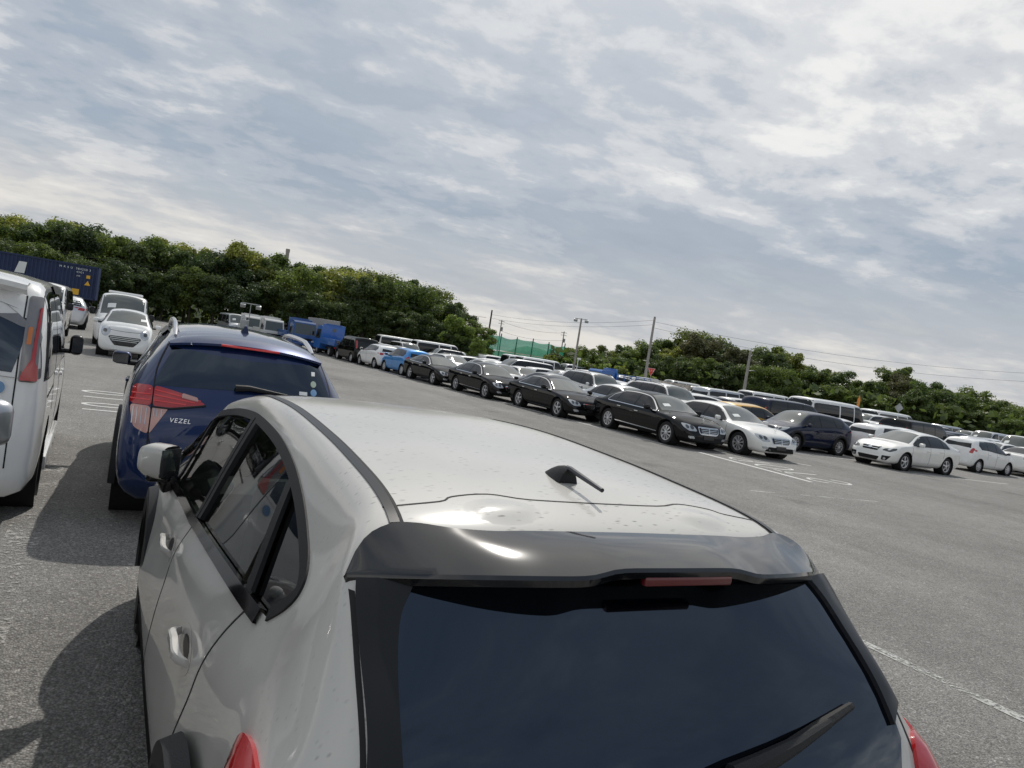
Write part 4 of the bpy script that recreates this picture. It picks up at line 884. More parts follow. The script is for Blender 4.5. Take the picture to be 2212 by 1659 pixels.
    for sg, v in ((1, 'R'), (-1, 'L')):
        for (y, z) in ((.20,.835), (-.80,.845)):
            loc, nr = sh.cast(y, z, v); sc = sh.decal([(y+.13*math.cos(t), z-.005+.055*math.sin(t)) for t in np.linspace(0, 6.283, 20, endpoint=False)], v, .0008, .03, skirt=.002)
            h = MB(); ds_ = np.linspace(-.115, .115, 13); ring = []
            for d in ds_:
                q0, n0 = sh.cast(y+d, z+.010*(1-abs(d)/.115), v); lift = .034*(1-(abs(d)/.118)**6)+.002; tk = .010*(1-(abs(d)/.12)**8)+.002; hh = .017*(1-.35*(d/.115)**2)
                upv = Vector((0, 0, 1)); c0 = q0+n0*lift
                ring.append([c0+n0*tk+upv*hh*.7, c0+n0*tk*.6+upv*hh, c0-n0*tk*.8+upv*hh, c0-n0*tk-upv*hh, c0+n0*tk*.6-upv*hh, c0+n0*tk-upv*hh*.7])
            h.add([tuple(p) for r_ in ring for p in r_], [(i*6+j, i*6+(j+1) % 6, (i+1)*6+(j+1) % 6, (i+1)*6+j) for i in range(12) for j in range(6)]+[(5,4,3,2,1,0), tuple(72+j for j in range(6))])
            if sg < 0: h.f = [tuple(reversed(f)) for f in h.f]
            o = add('door_handle', h, XPAINT); part('handle_scoop', sc, XPAINT, o); part('handle_shade', sh.decal([(y-.01+.065*math.cos(t), z+.004+.026*math.sin(t)) for t in np.linspace(0, 6.283, 16, endpoint=False)], v, .0016, .03, skirt=.002), 'trim', o)  # dark patch laid on as the shade in the scoop behind the handle
    # wheels and arches
    Rw = .335
    for ay in (1.29, -1.345):
        circ = [(ay+.39*math.cos(t), Rw+.02+.39*math.sin(t)) for t in np.linspace(0, 6.283, 48, endpoint=False)]
        for v in 'RL': sh.cut(circ, v)
        for sg in (-1, 1):
            xo = .885; wl = MB().lathe([(.393, xo), (.393, xo-.33), (.02, xo-.34)], (0, ay, Rw+.02), n=32); add('wheel_arch', wl if sg > 0 else wl.mirrorx(), 'well')
            cd = MB().lathe([(.386, xo-.05), (.386, xo+.024), (.405, xo+.036), (.455, xo+.030), (.470, xo-.02)], (0, ay, Rw+.02), n=48); cd.f = [f for f in cd.f if sum(cd.v[i][2] for i in f)/4 > .24]
            add('arch_cladding', cd if sg > 0 else cd.mirrorx(), 'plastic')
            ty, ri, dr, _ = wheel_parts(Rw, .225, 'five', sg, 5); T = Matrix.Translation((sg*.785, ay, Rw))
            o = add('wheel', ty.xform(T), 'rubber'); part('rim', ri.xform(T), 'alloy_dark', o); part('brake', dr.xform(T), 'well', o)
    # door mirrors
    for sg in (-1, 1):
        sil = []
        for k, (dy, sx, sz_) in enumerate(((.10, .35, .35), (.075, .72, .75), (.03, .95, .97), (-.03, 1, 1), (-.075, .97, .98))):
            for t in np.linspace(0, 2*math.pi, 20, endpoint=False):
                c_, s_ = math.cos(t), math.sin(t); q = lambda v, p: math.copysign(abs(v)**p, v)
                mx_, my_ = .078*sx*q(c_, .6), dy; ct, st = math.cos(.85), math.sin(.85); sil.append((sg*(.905+mx_*ct+my_*st), 1.0-mx_*st+my_*ct, 1.03+.088*sz_*q(s_, .6)))
        m = MB(); fs = [(k*20+i, k*20+(i+1) % 20, (k+1)*20+(i+1) % 20, (k+1)*20+i) for k in range(4) for i in range(20)]; fs.append(tuple(range(19, -1, -1))); m.add(sil, fs if sg < 0 else [tuple(reversed(f)) for f in fs])
        o = add('door_mirror', m, XPAINT)
        part('mirror_glass', MB().rbox((sg*.850, .948, 1.03), (.138, .012, .145), .03, rz=-sg*.85), 'lamp_dark', o)
        part('mirror_base', MB().rbox((sg*.895, 1.005, .948), (.12, .11, .05), .02).rbox((sg*.845, 1.02, .925), (.10, .10, .10), .02, ry=sg*.5), 'gloss_black', o)
    # rear spoiler
    nx, nv = 60, 9; sm_ = MB(); xs = np.array([math.copysign(abs(q)**.8, q)*.676 for q in np.linspace(-1, 1, nx)]); rows = []
    YF = pch([(0,-1.668),(.36,-1.668),(.45,-1.655),(.52,-1.625),(.565,-1.612),(.62,-1.625),(.660,-1.652),(.676,-1.668)]); ZF = pch([(0,1.456),(.3,1.454),(.36,1.452),(.45,1.452),(.52,1.453),(.565,1.450),(.61,1.438),(.64,1.420),(.660,1.396),(.676,1.362)])
    for x in xs:
        ax = abs(x); yf, zf = float(YF(ax)), float(ZF(ax)); mid_ = .5*(1+math.tanh((.20-ax)/.035))
        yr = -1.868+.19*(ax/.676)**2.6+.014*mid_; zr = 1.420-.054*(ax/.676)**2.8+.013*mid_
        rws = []
        for k in range(nv):
            v = k/(nv-1); rws.append((x, yf+(yr-yf)*v, zf+(zr-zf)*v+.008*math.sin(math.pi*v)*max(0, 1-(ax/.5)**4)))
        z0 = rws[-1][2]; rws += [(x, yr-.004, z0-.008), (x, yr+.002, z0-.024), (x, yr+.05, z0-.035), (x, min(yf+.02, yr+.17), z0-.05)]
        rows.append(rws)
    k_ = len(rows[0]); sm_.add([p for r_ in rows for p in r_], [(i*k_+j, i*k_+j+1, (i+1)*k_+j+1, (i+1)*k_+j) for i in range(nx-1) for j in range(k_-1)])
    sm_.f = [tuple(reversed(f)) for f in sm_.f]
    sm_.f += [tuple(range(k_)), tuple((nx-1)*k_+j for j in range(k_))[::-1]]
    spo = add('rear_spoiler', sm_, 'spoiler_black')
    part('brake_light', MB().rbox((.03, -1.845, 1.403), (.25, .02, .022), .006), 'lamp_red_dull', spo)
    # aerial
    p0 = sh.cast(.0, -1.325, 'T')[0]; bs = MB()
    rg_ = []
    for dy, w_, h_ in ((.080, .004, .002), (.070, .014, .010), (.045, .022, .024), (.015, .028, .037), (-.015, .031, .044), (-.035, .032, .045), (-.046, .030, .042)):
        rg_ += [(p0.x+w_*math.cos(t)*(1-.45*max(0, math.sin(t))), p0.y+dy, p0.z-.003+h_*max(0, math.sin(t))**.8) for t in np.linspace(0, math.pi, 11)]
    bs.add(rg_, [(i*11+j, (i+1)*11+j, (i+1)*11+j+1, i*11+j+1) for i in range(6) for j in range(10)]+[tuple(66+j for j in range(11))])
    o = add('aerial', bs, 'plastic'); part('aerial_rod', MB().tube([(p0.x, p0.y-.030, p0.z+.034), (p0.x, p0.y-.05, p0.z+.036), (p0.x-.004, p0.y-.21, p0.z+.016)], [.010, .0085, .006], 8), 'alloy_dark', o)
    # rear wiper
    def onb(x, z, d): l_, n_ = sh.cast(x, z, 'B'); return tuple(l_+n_*d)
    wp = MB().tube([onb(.03,1.062,.040), onb(.09,1.072,.050), onb(.22,1.09,.042), onb(.36,1.112,.030)], [.026, .022, .016, .010], 8)
    wo_ = add('rear_wiper', wp, 'plastic'); part('wiper_blade', MB().tube([onb(.15,1.075,.017), onb(.32,1.105,.017), onb(.48,1.132,.016)], [.013, .015, .009], 6), 'rubber', wo_)
    both('fender_reflector', MB().lathe([(.014, 0), (.012, .008), (.001, .01)], (.895, .62, .80), 10), 'lamp_clear') if False else None
    sh2 = sh.body(); add('body', sh2, XPAINT)
    cabin(e, .30, -.55, 1.34, 1, 1.0, .93)
    add('headliner', MB().box((0,-.35,1.44), (1.06, 1.7, .02)), 'liner')
    add('load_cover', MB().box((0,-1.5,.98), (1.2, .62, .02)), 'dash')
    return e, sh
mat('spoiler_black', (.006,.0065,.008), .09, 0, .35, .6, var=.3, vscale=9, crough=.03); mat('lamp_red_dull', (.11,.006,.008), .25, 0, .4)
# ------------------------------------------------------------------ blue compact SUV ahead of it
def build_blue_suv():
    sp = spec_hatch(L=4.295, W=1.77, H=1.575, fa=1.32, ra=-1.29, cowl=1.10, hdr=.42, Rw=.34, belt=1.0, hood=1.04, nose=.82, roofend=-1.72, rzb=1.08, peak=-.25, cladding=True, cladz=.27, rim='five', nsp=7, bulge=.05, sill=.01)
    a = -4.295/2; h = .885
    sp['zc'] = [(a,.48),(a+.015,.70),(a+.04,.86),(a+.07,.98),(a+.10,1.04),(a+.15,1.13),(a+.36,1.40),(a+.40,1.455),(a+.47,1.495),(a+.8,1.54),(-.25,1.575),(.42,1.52),(.50,1.49),(1.15,1.10),(1.26,1.05),(1.70,.94),(1.95,.86),(2.09,.70),(2.14,.5),(2.1475,.42)]
    sp['ze'] = [(a,.46),(a+.02,.66),(a+.06,.84),(a+.12,.98),(a+.17,1.06),(a+.26,1.16),(a+.42,1.34),(a+.52,1.42),(a+.85,1.47),(-.25,1.505),(.32,1.46),(.52,1.39),(1.05,1.07),(1.24,1.0),(1.70,.88),(1.95,.78),(2.1,.56),(2.1475,.40)]
    sp['we'] = [(a,h*.60),(a+.06,h*.78),(a+.16,h*.80),(a+.26,h*.765),(a+.42,h*.69),(a+.6,h*.66),(-.25,h*.66),(.42,h*.67),(1.1,h*.83),(1.4,h*.84),(1.75,h*.80),(2.0,h*.70),(2.1475,h*.42)]
    sp['zb'] = [(a,.40),(a+.03,.62),(a+.10,.86),(a+.2,.99),(a+.4,1.07),(-1.0,1.08),(0,1.0),(1.1,.94),(1.65,.82),(1.85,.70),(2.07,.54),(2.1475,.38)]
    sp['wb'] = [(a,h*.70),(a+.02,h*.82),(a+.07,h*.90),(a+.16,h*.93),(a+.3,h*.935),(a+.7,h*.95),(0,h*.96),(1.3,h*.97),(1.6,h*.96),(1.85,h*.90),(2.05,h*.76),(2.1475,h*.5)]
    sp['rg'] = (a+.19, a+.45); sp['rgm'] = .03; sp['rearglass'] = 'glass_dark'
    sp['panes'] = [('window',[(1.02,.03),(.92,.97),(.0,1),(-.02,0)]),('window',[(-.08,0),(-.07,1),(-.75,1),(-1.05,.35),(-1.0,0)])]
    sp['dlo'] = [(1.08,0),(1.0,1),(0,1),(-.8,1),(-1.18,.35),(-1.1,0)]
    circ = lambda cx, cz, rx, rz_, n=14: [(cx+rx*math.cos(t), cz+rz_*math.sin(t)) for t in np.linspace(0, 6.283, n, endpoint=False)]
    sp['decals'] = [d for d in face(grz=(.60,.72), grw=.36, lampz=.76) if d[0] != 'taillight']+[
        ('taillight', rounded([(.30,0.980),(.42,1.030),(.56,1.060),(.665,1.075),(.665,0.935),(.54,0.935)], .025), 'B', 'lamp_red', .012, True, dict(step=.04, skirt=.02)),
        ('taillight', rounded([(.675,1.075),(.80,1.065),(.815,0.935),(.675,0.935)], .03), 'B', 'lamp_red', .012, True, dict(step=.04, skirt=.02)),
        ('reversing_lamp', rounded([(.555,0.930),(.665,0.930),(.665,0.735)], .02), 'B', 'lamp_pinkish', .012, True, dict(step=.04, skirt=.02)),
        ('turn_lamp', rounded([(.675,0.930),(.812,0.930),(.775,0.775),(.675,0.730)], .03), 'B', 'lamp_pinkish', .012, True, dict(step=.04, skirt=.02)),
        ('side_reflector', rounded([(.355,0.995),(.365,1.020),(.47,1.040),(.475,1.010)], .01), 'B', 'lamp_pinkish', .026, True, dict(step=.05)),
        ('seal_sticker', circ(.52,1.15,.026,.026), 'B', 'sticker_blue', .010), ('seal_sticker', circ(.52,1.215,.024,.024), 'B', 'sticker_green', .010),
        ('dealer_sticker', quad(.40,1.125,.465,1.15), 'B', 'paper', .010), ('dealer_sticker', quad(.505,1.28,.535,1.31), 'B', 'paper', .010)]
    sp['seams'] = (-.05, 1.1); sp['handles'] = ((.1,.90),)
    sp['strips'] = (('tailgate_seam', spline([(.60,1.40),(.665,1.20),(.67,1.0),(.67,.72),(.66,.55)], 6), 'B', 'seam', .010, .002), ('tailgate_seam', [(-x, z) for x, z in spline([(.60,1.40),(.665,1.20),(.67,1.0),(.67,.72),(.66,.55)], 6)], 'B', 'seam', .010, .002),
        ('roof_seam', spline([(-.56,a+.55),(-.3,a+.53),(0,a+.52),(.3,a+.53),(.56,a+.55)], 4), 'T', 'seam', .008, .0015), ('fuel_flap', circ(-1.32,1.17,.035,.035)+[(-1.285,1.17)], 'R', 'seam', .008, .002))
    M_ = car_model('blue_suv', sp, .05); sh = M_.sh
    for sg in (-1, 1):
        for ln in ([(.34,1.0),(.66,1.045)], [(.38,.985),(.66,1.01)], [(.44,.965),(.66,.972)]): M_.add('lamp_segment', sh.strip([(sg*x, z) for x, z in ln], 'B', .008, .0165), 'lamp_red_lit')
        for ln in ([(.685,1.045),(.80,1.04)], [(.685,1.01),(.805,1.005)], [(.685,.972),(.81,.968)]): M_.add('lamp_segment', sh.strip([(sg*x, z) for x, z in ln], 'B', .008, .0165), 'lamp_red_lit')
        for x in (.70,.73,.76,.785): M_.add('lamp_rib', sh.strip([(sg*x, .915), (sg*x, .80)], 'B', .006, .0165), 'lamp_clear')
        for x in (.60,.63,.65): M_.add('lamp_rib', sh.strip([(sg*x, .915), (sg*x, .86)], 'B', .006, .0165), 'lamp_clear')
        M_.add('lamp_gasket', sh.strip([(sg*x, z) for x, z in ((.30,.972),(.54,.925),(.665,.925))], 'B', .010, .0155), 'seam')
        M_.add('bumper_seam', sh.strip([(sg*x, z) for x, z in spline([(.67,.72),(.60,.60),(.35,.56),(.0,.555)], 5)], 'B', .008, .002), 'seam')
    # roof spoiler lip, brake bar, fin, rails, wiper, badge
    nx = 24; m = MB(); rows = []
    for x in np.linspace(-.60, .60, nx):
        ax = abs(x); yf = a+.56+.02*(ax/.6)**2; yr = a+.335+.085*(ax/.6)**2.2; zr = 1.452-.055*(ax/.6)**2.2
        zf = sh.cast(x, yf, 'T')[0].z+.003; rr_ = [(x, yf+(yr-yf)*v, zf+(zr-zf)*v+.012*math.sin(math.pi*v)) for v in np.linspace(0, 1, 6)]
        rr_ += [(x, yr, zr-.018), (x, yr+.06, zr-.03)]; rows.append(rr_)
    k_ = len(rows[0]); m.add([p for r_ in rows for p in r_], [(i*k_+j, (i+1)*k_+j, (i+1)*k_+j+1, i*k_+j+1) for i in range(nx-1) for j in range(k_-1)])
    M_.add('roof_spoiler', m, 'paint', [Part('brake_light', MB().rbox((0, a+.345, 1.438), (.46, .03, .020), .008), 'lamp_red_lit')])
    fp = sh.cast(0, -1.2, 'T')[0]
    M_.add('aerial_fin', MB().add([(fp.x+x, fp.y+y, fp.z+z) for x, y, z in ((-.03,.10,-.01),(.03,.10,-.01),(.034,-.06,-.01),(-.034,-.06,-.01),(-.006,-.035,.065),(.006,-.035,.065),(.008,-.06,.06),(-.008,-.06,.06))], [(3,2,1,0),(4,5,6,7),(0,1,5,4),(1,2,6,5),(2,3,7,6),(3,0,4,7)]), 'paint')
    for sg in (-1, 1):
        pts = []; ys = np.linspace(-1.50, .45, 15)
        for i, y in enumerate(ys):
            p = sh.cast(float(sh.we(y))-.025, float(y), 'T')[0]; pts.append((sg*p.x, p.y, p.z+.055*min(1, i/3, (14-i)/3)+.004))
        r_ = MB(); r_.tube(pts, [.012]+[.021]*13+[.012], 8); M_.add('roof_rail', r_, 'rail_silver')
    ob = lambda x, z, d: tuple((lambda q: q[0]+q[1]*d)(sh.cast(x, z, 'B')))
    M_.add('rear_wiper', MB().tube([ob(-.10,1.115,.03), ob(.0,1.12,.04), ob(.3,1.105,.02)], [.028,.022,.008], 8), 'plastic')
    t = text_mb('VEZEL', .047, .004, .15, 1.2); l0, n0 = sh.cast(-.545, .845, 'B'); l1, _ = sh.cast(-.39, .845, 'B')
    rg_ = (l1-l0).normalized(); facing(t, (l0+l1)/2+n0*.008, rg_, n0.cross(rg_)); M_.add('badge', t, 'chrome')
    for sg, v in ((1,'R'),(-1,'L')):
        vis = sh.strip([(y, t2z(sh, y, 1.0)) for y in np.linspace(.95, -.95, 16)], v, .05, .02); M_.add('wind_deflector', vis, 'trim')
    return M_
mat('lamp_pinkish', (.55,.30,.26), .15, .1, 1); mat('sticker_blue', (.16,.30,.50), .4); mat('sticker_green', (.32,.40,.32), .4); mat('lamp_red_lit', (.75,.03,.03), .1, 0, 1); mat('rail_silver', (.62,.62,.63), .22, .9)
# ------------------------------------------------------------------ tall white minivan on the left
def build_white_minivan():
    sp = spec_box(L=4.69, W=1.695, H=1.84, fa=1.46, ra=-1.43, belt=1.03, rtop=.13, Rw=.325, sm=1, rearglass='glass_dark', mirrormat='trim', rgm=.09, mirror=(1.0, 1.16, (.13, .13, .22)))
    a = -4.69/2
    sp['decals'] = [d for d in sp['decals'] if d[0] != 'taillight']+[
        ('taillight', rounded([(.675,1.06),(.785,1.06),(.755,1.66),(.670,1.66)], .02), 'B', 'lamp_smoke', .010, True, dict(step=.06, dome=.012)),
        ('lamp_red_band', rounded([(.680,1.07),(.780,1.07),(.775,1.16),(.758,1.20),(.748,1.58),(.740,1.58),(.735,1.22),(.690,1.12)], .010), 'B', 'lamp_red', .024, True, dict(step=.06, skirt=.004)),
        ('turn_lamp', rounded([(.692,1.32),(.720,1.32),(.717,1.44),(.692,1.44)], .01), 'B', 'lamp_amber', .024, True, dict(step=.06, skirt=.004)),
        ('lamp_wrap', rounded([(a+.04,1.08),(a+.10,1.09),(a+.15,1.60),(a+.11,1.64)], .02), 'R', 'lamp_smoke', .008, True, dict(step=.05)),
        ('seal_sticker', [(.56+.045*math.cos(t), 1.01+.045*math.sin(t)) for t in np.linspace(0, 6.28, 16, endpoint=False)], 'B', 'sticker_blue', .012)]
    sp['strips'] = (('slide_rail', [(-1.1,.93),(-1.95,.93)], 'R', 'seam', .02, .002), ('tailgate_seam', [(.655,1.66),(.662,1.06),(.66,.45)], 'B', 'seam', .010, .002))
    M_ = car_model('white_minivan', sp, .055); sh = M_.sh
    m = MB(); rows = []
    for x in np.linspace(-.66, .66, 22):
        ax = abs(x)/.66; yr = a+.0+.06*ax**3; zr = 1.765-.03*ax**3; yf = a+.36; zf = sh.cast(x, yf, 'T')[0].z+.003
        rr_ = [(x, yf+(yr-yf)*v, zf+(zr-zf)*v+.012*math.sin(math.pi*v)) for v in np.linspace(0, 1, 6)]+[(x, yr+.005, zr-.035), (x, a+.15, zr-.07)]; rows.append(rr_)
    k_ = len(rows[0]); m.add([p for r_ in rows for p in r_], [(i*k_+j, (i+1)*k_+j, (i+1)*k_+j+1, i*k_+j+1) for i in range(21) for j in range(k_-1)])
    M_.add('roof_spoiler', m, 'paint')
    for sg, v in ((1,'R'),(-1,'L')):
        M_.add('side_skirt', MB().rbox((sg*.845, 0, .24), (.05, 2.1, .13), .02), 'paint')
        M_.add('wind_deflector', sh.strip([(y, t2z(sh, y, 1.0)) for y in np.linspace(.95, -1.02, 16)], v, .06, .02), 'trim')
    return M_
mat('lamp_smoke', (.20,.19,.19), .12, .2, 1)
# ------------------------------------------------------------------ ground and markings
def asphalt():
    m = bpy.data.materials.new('asphalt'); m.use_nodes = True; t = m.node_tree; b = t.nodes['Principled BSDF']; b.inputs['Roughness'].default_value = .88; b.inputs['Specular IOR Level'].default_value = .3
    tcn = t.nodes.new('ShaderNodeTexCoord'); L = t.links.new
    def nz(scale, det, rough=.6):
        n = t.nodes.new('ShaderNodeTexNoise'); n.inputs['Scale'].default_value = scale; n.inputs['Detail'].default_value = det; n.inputs['Roughness'].default_value = rough; L(tcn.outputs['Object'], n.inputs['Vector']); return n.outputs['Fac']
    def mr(s, a, b_, c, d):
        q = t.nodes.new('ShaderNodeMapRange'); q.inputs[1].default_value, q.inputs[2].default_value, q.inputs[3].default_value, q.inputs[4].default_value = a, b_, c, d; L(s, q.inputs[0]); return q.outputs[0]
    def mu(a, c):
        q = t.nodes.new('ShaderNodeMath'); q.operation = 'MULTIPLY'; L(a, q.inputs[0]); L(c, q.inputs[1]); return q.outputs[0]
    v = t.nodes.new('ShaderNodeTexVoronoi'); v.inputs['Scale'].default_value = 92; L(tcn.outputs['Object'], v.inputs['Vector'])     # aggregate about 1 cm
    v2 = t.nodes.new('ShaderNodeTexVoronoi'); v2.inputs['Scale'].default_value = 55; L(tcn.outputs['Object'], v2.inputs['Vector'])
    sc = t.nodes.new('ShaderNodeSeparateColor'); L(v.outputs['Color'], sc.inputs[0]); sc2 = t.nodes.new('ShaderNodeSeparateColor'); L(v2.outputs['Color'], sc2.inputs[0])
    stones = mr(sc.outputs[0], 0, 1, .67, 1.27); bright = mr(sc2.outputs[1], .88, 1.0, 1.0, 1.6); gaps = mr(v.outputs['Distance'], .25, .75, 1.06, .62)
    big = mr(nz(.22, 5), .3, .7, .88, 1.10); md = mr(nz(2.6, 6), .3, .7, .90, 1.10)
    # darker tracks where tyres have run along the aisles
    sp_ = t.nodes.new('ShaderNodeMapping'); sp_.inputs['Scale'].default_value = (1.1, .05, 1); L(tcn.outputs['Object'], sp_.inputs[0])
    n4 = t.nodes.new('ShaderNodeTexNoise'); n4.inputs['Scale'].default_value = 1; n4.inputs['Detail'].default_value = 5; L(sp_.outputs[0], n4.inputs['Vector']); tr = mr(n4.outputs['Fac'], .35, .65, .92, 1.06)
    v3 = t.nodes.new('ShaderNodeTexVoronoi'); v3.inputs['Scale'].default_value = .42; nd = t.nodes.new('ShaderNodeMix'); nd.data_type = 'VECTOR'; nd.inputs[0].default_value = .25; n5 = t.nodes.new('ShaderNodeTexNoise'); n5.inputs['Scale'].default_value = 3; L(tcn.outputs['Object'], n5.inputs['Vector']); L(tcn.outputs['Object'], nd.inputs[4]); va = t.nodes.new('ShaderNodeVectorMath'); va.operation = 'MULTIPLY_ADD'; L(n5.outputs['Color'], va.inputs[0]); va.inputs[1].default_value = (.5,.5,.5); L(tcn.outputs['Object'], va.inputs[2]); L(va.outputs[0], v3.inputs['Vector'])
    oil = mr(v3.outputs['Distance'], .05, .20, .74, 1.0); t.nodes.remove(nd)
    patch = mr(nz(.07, 3), .44, .47, .93, 1.03)
    f = mu(mu(mu(mu(stones, gaps), bright), mu(big, md)), mu(tr, mu(oil, patch)))
    mx = t.nodes.new('ShaderNodeMix'); mx.data_type = 'RGBA'; mx.blend_type = 'MULTIPLY'; mx.inputs[0].default_value = 1; mx.inputs[6].default_value = (.275,.267,.252,1); L(f, mx.inputs[7]); L(mx.outputs[2], b.inputs['Base Color'])
    bp = t.nodes.new('ShaderNodeBump'); bp.inputs['Strength'].default_value = .9; bp.inputs['Distance'].default_value = .008; L(v.outputs['Distance'], bp.inputs['Height']); bp.invert = True; L(bp.outputs[0], b.inputs['Normal'])
    MATS['asphalt'] = m
asphalt()
def worn_paint(name, c, thr):
    m = bpy.data.materials.new(name); m.use_nodes = True; t = m.node_tree; b = t.nodes['Principled BSDF']; b.inputs['Base Color'].default_value = (*c, 1); b.inputs['Roughness'].default_value = .8
    tcn = t.nodes.new('ShaderNodeTexCoord'); n = t.nodes.new('ShaderNodeTexNoise'); n.inputs['Scale'].default_value = 26; n.inputs['Detail'].default_value = 8; n.inputs['Roughness'].default_value = .75; t.links.new(tcn.outputs['Object'], n.inputs['Vector'])
    n2 = t.nodes.new('ShaderNodeTexNoise'); n2.inputs['Scale'].default_value = 1.6; n2.inputs['Detail'].default_value = 3; t.links.new(tcn.outputs['Object'], n2.inputs['Vector'])
    a = t.nodes.new('ShaderNodeMath'); a.operation = 'MULTIPLY_ADD'; t.links.new(n2.outputs['Fac'], a.inputs[0]); a.inputs[1].default_value = .5; t.links.new(n.outputs['Fac'], a.inputs[2])
    r_ = t.nodes.new('ShaderNodeMapRange'); r_.inputs[1].default_value = thr; r_.inputs[2].default_value = thr+.10; t.links.new(a.outputs[0], r_.inputs[0]); t.links.new(r_.outputs[0], b.inputs['Alpha']); MATS[name] = m
worn_paint('road_paint', (.62,.62,.60), .50); worn_paint('road_paint_faded', (.44,.44,.42), .69); worn_paint('road_paint_ghost', (.38,.37,.35), .76)
g = MB().add([(-900,-900,0),(900,-900,0),(900,1500,0),(-900,1500,0)], [(0,1,2,3)])
o = link('ground', mesh_of('ground', g, [MATS['asphalt']], False)); o['kind'] = 'structure'
def marking(name, mb, m='road_paint'):
    o = link(name, mesh_of(name, mb, [MATS[m]], False)); o['kind'] = 'structure'; return o
def bar(p, q, w, z=.004):
    p, q = Vector((*p, 0)), Vector((*q, 0)); n_ = (q-p).normalized().cross(Vector((0,0,1)))*w/2
    return MB().add([(*(a).xy, z) for a in (p-n_, q-n_, q+n_, p+n_)], [(3,2,1,0)])
def stroke(pts, w, z=.004):
    m = MB(); pts = [Vector(p) for p in pts]; k = []
    for i, p in enumerate(pts):
        t = (pts[min(i+1, len(pts)-1)]-pts[max(i-1, 0)]).normalized(); n_ = Vector((-t.y, t.x))*w/2; k += [(*(p-n_), z), (*(p+n_), z)]
    return m.add(k, [(2*i, 2*i+2, 2*i+3, 2*i+1) for i in range(len(pts)-1)])
marking('stop_line', bar((14.38, 15.45), (14.55, 11.7), .17))
# STOP painted for drivers coming out towards the aisle
def letter(strokes, x0, x1, y0, y1, name):     # u: from the S side to the P side, v: foot (0, by the line) to head (1)
    m = MB()
    for st in strokes: m.join(stroke([(x0+v*(x1-x0), y0+u*(y1-y0)) for u, v in st], .085))
    marking(name, m)
S_ = spline([(.95,.80),(.75,.97),(.4,1.0),(.08,.85),(.12,.62),(.5,.5),(.88,.38),(.95,.16),(.62,0),(.25,.03),(.03,.2)], 5)
def ring_(n=22): return [(.5+.48*math.sin(t), .5+.5*math.cos(t)) for t in np.linspace(0, 6.283, n)]
letter([S_], 15.0, 16.3, 11.75, 12.35, 'road_letter'); letter([[(.5,0),(.5,1)], [(0,.02),(1,.02)]], 15.05, 16.35, 12.7, 13.35, 'road_letter'); letter([ring_()], 14.95, 16.2, 13.45, 14.1, 'road_letter'); letter([[(.06,1.0),(.06,0)], spline([(.06,.02),(.6,.03),(.95,.25),(.6,.5),(.06,.52)], 5)], 14.9, 16.15, 14.45, 15.0, 'road_letter')
marking('bay_line', bar((10.7, 9.97), (14.3, 9.75), .09), 'road_paint_faded')
marking('bay_line', bar((5.38, 4.6), (5.36, -2.5), .11), 'road_paint_faded'); marking('bay_line', bar((14.4, 9.7), (19, 9.4), .08), 'road_paint_ghost')
marking('bay_line', bar((19.0, 11.6), (27.0, 10.6), .08), 'road_paint_ghost'); marking('bay_line', bar((17.0, 9.2), (26.0, 7.9), .08), 'road_paint_ghost')
marking('bay_line', bar((-.55, 4.2), (-.75, 10.5), .22), 'road_paint_ghost')
marking('bay_line', bar((13.95, 16.6), (12.0, 41), .10), 'road_paint'); marking('bay_line', bar((12.9, 22), (14.6, 21.9), .10), 'road_paint'); marking('bay_line', bar((16.6, 17.0), (18.2, 16.9), .12), 'road_paint')
marking('bay_line', bar((15.6, 17.05), (18.4, 14.9), .10), 'road_paint'); marking('bay_line', bar((21.5, 18.4), (27.2, 17.9), .10), 'road_paint'); marking('bay_line', bar((24.5, 15.6), (30, 15.3), .10), 'road_paint')
# row number in the aisle
for k, (y, cx_) in enumerate(((12.9, -.36), (13.55, -.40), (14.5, -.46), (15.3, -.52))):
    st = [(cx_+.37*math.cos(t), y+.19*math.sin(t)) for t in np.linspace(.5, 5.8, 26)]
    marking('row_digit', stroke(st if k % 2 else [(cx_-.38, y), (cx_+.38, y)], .075))
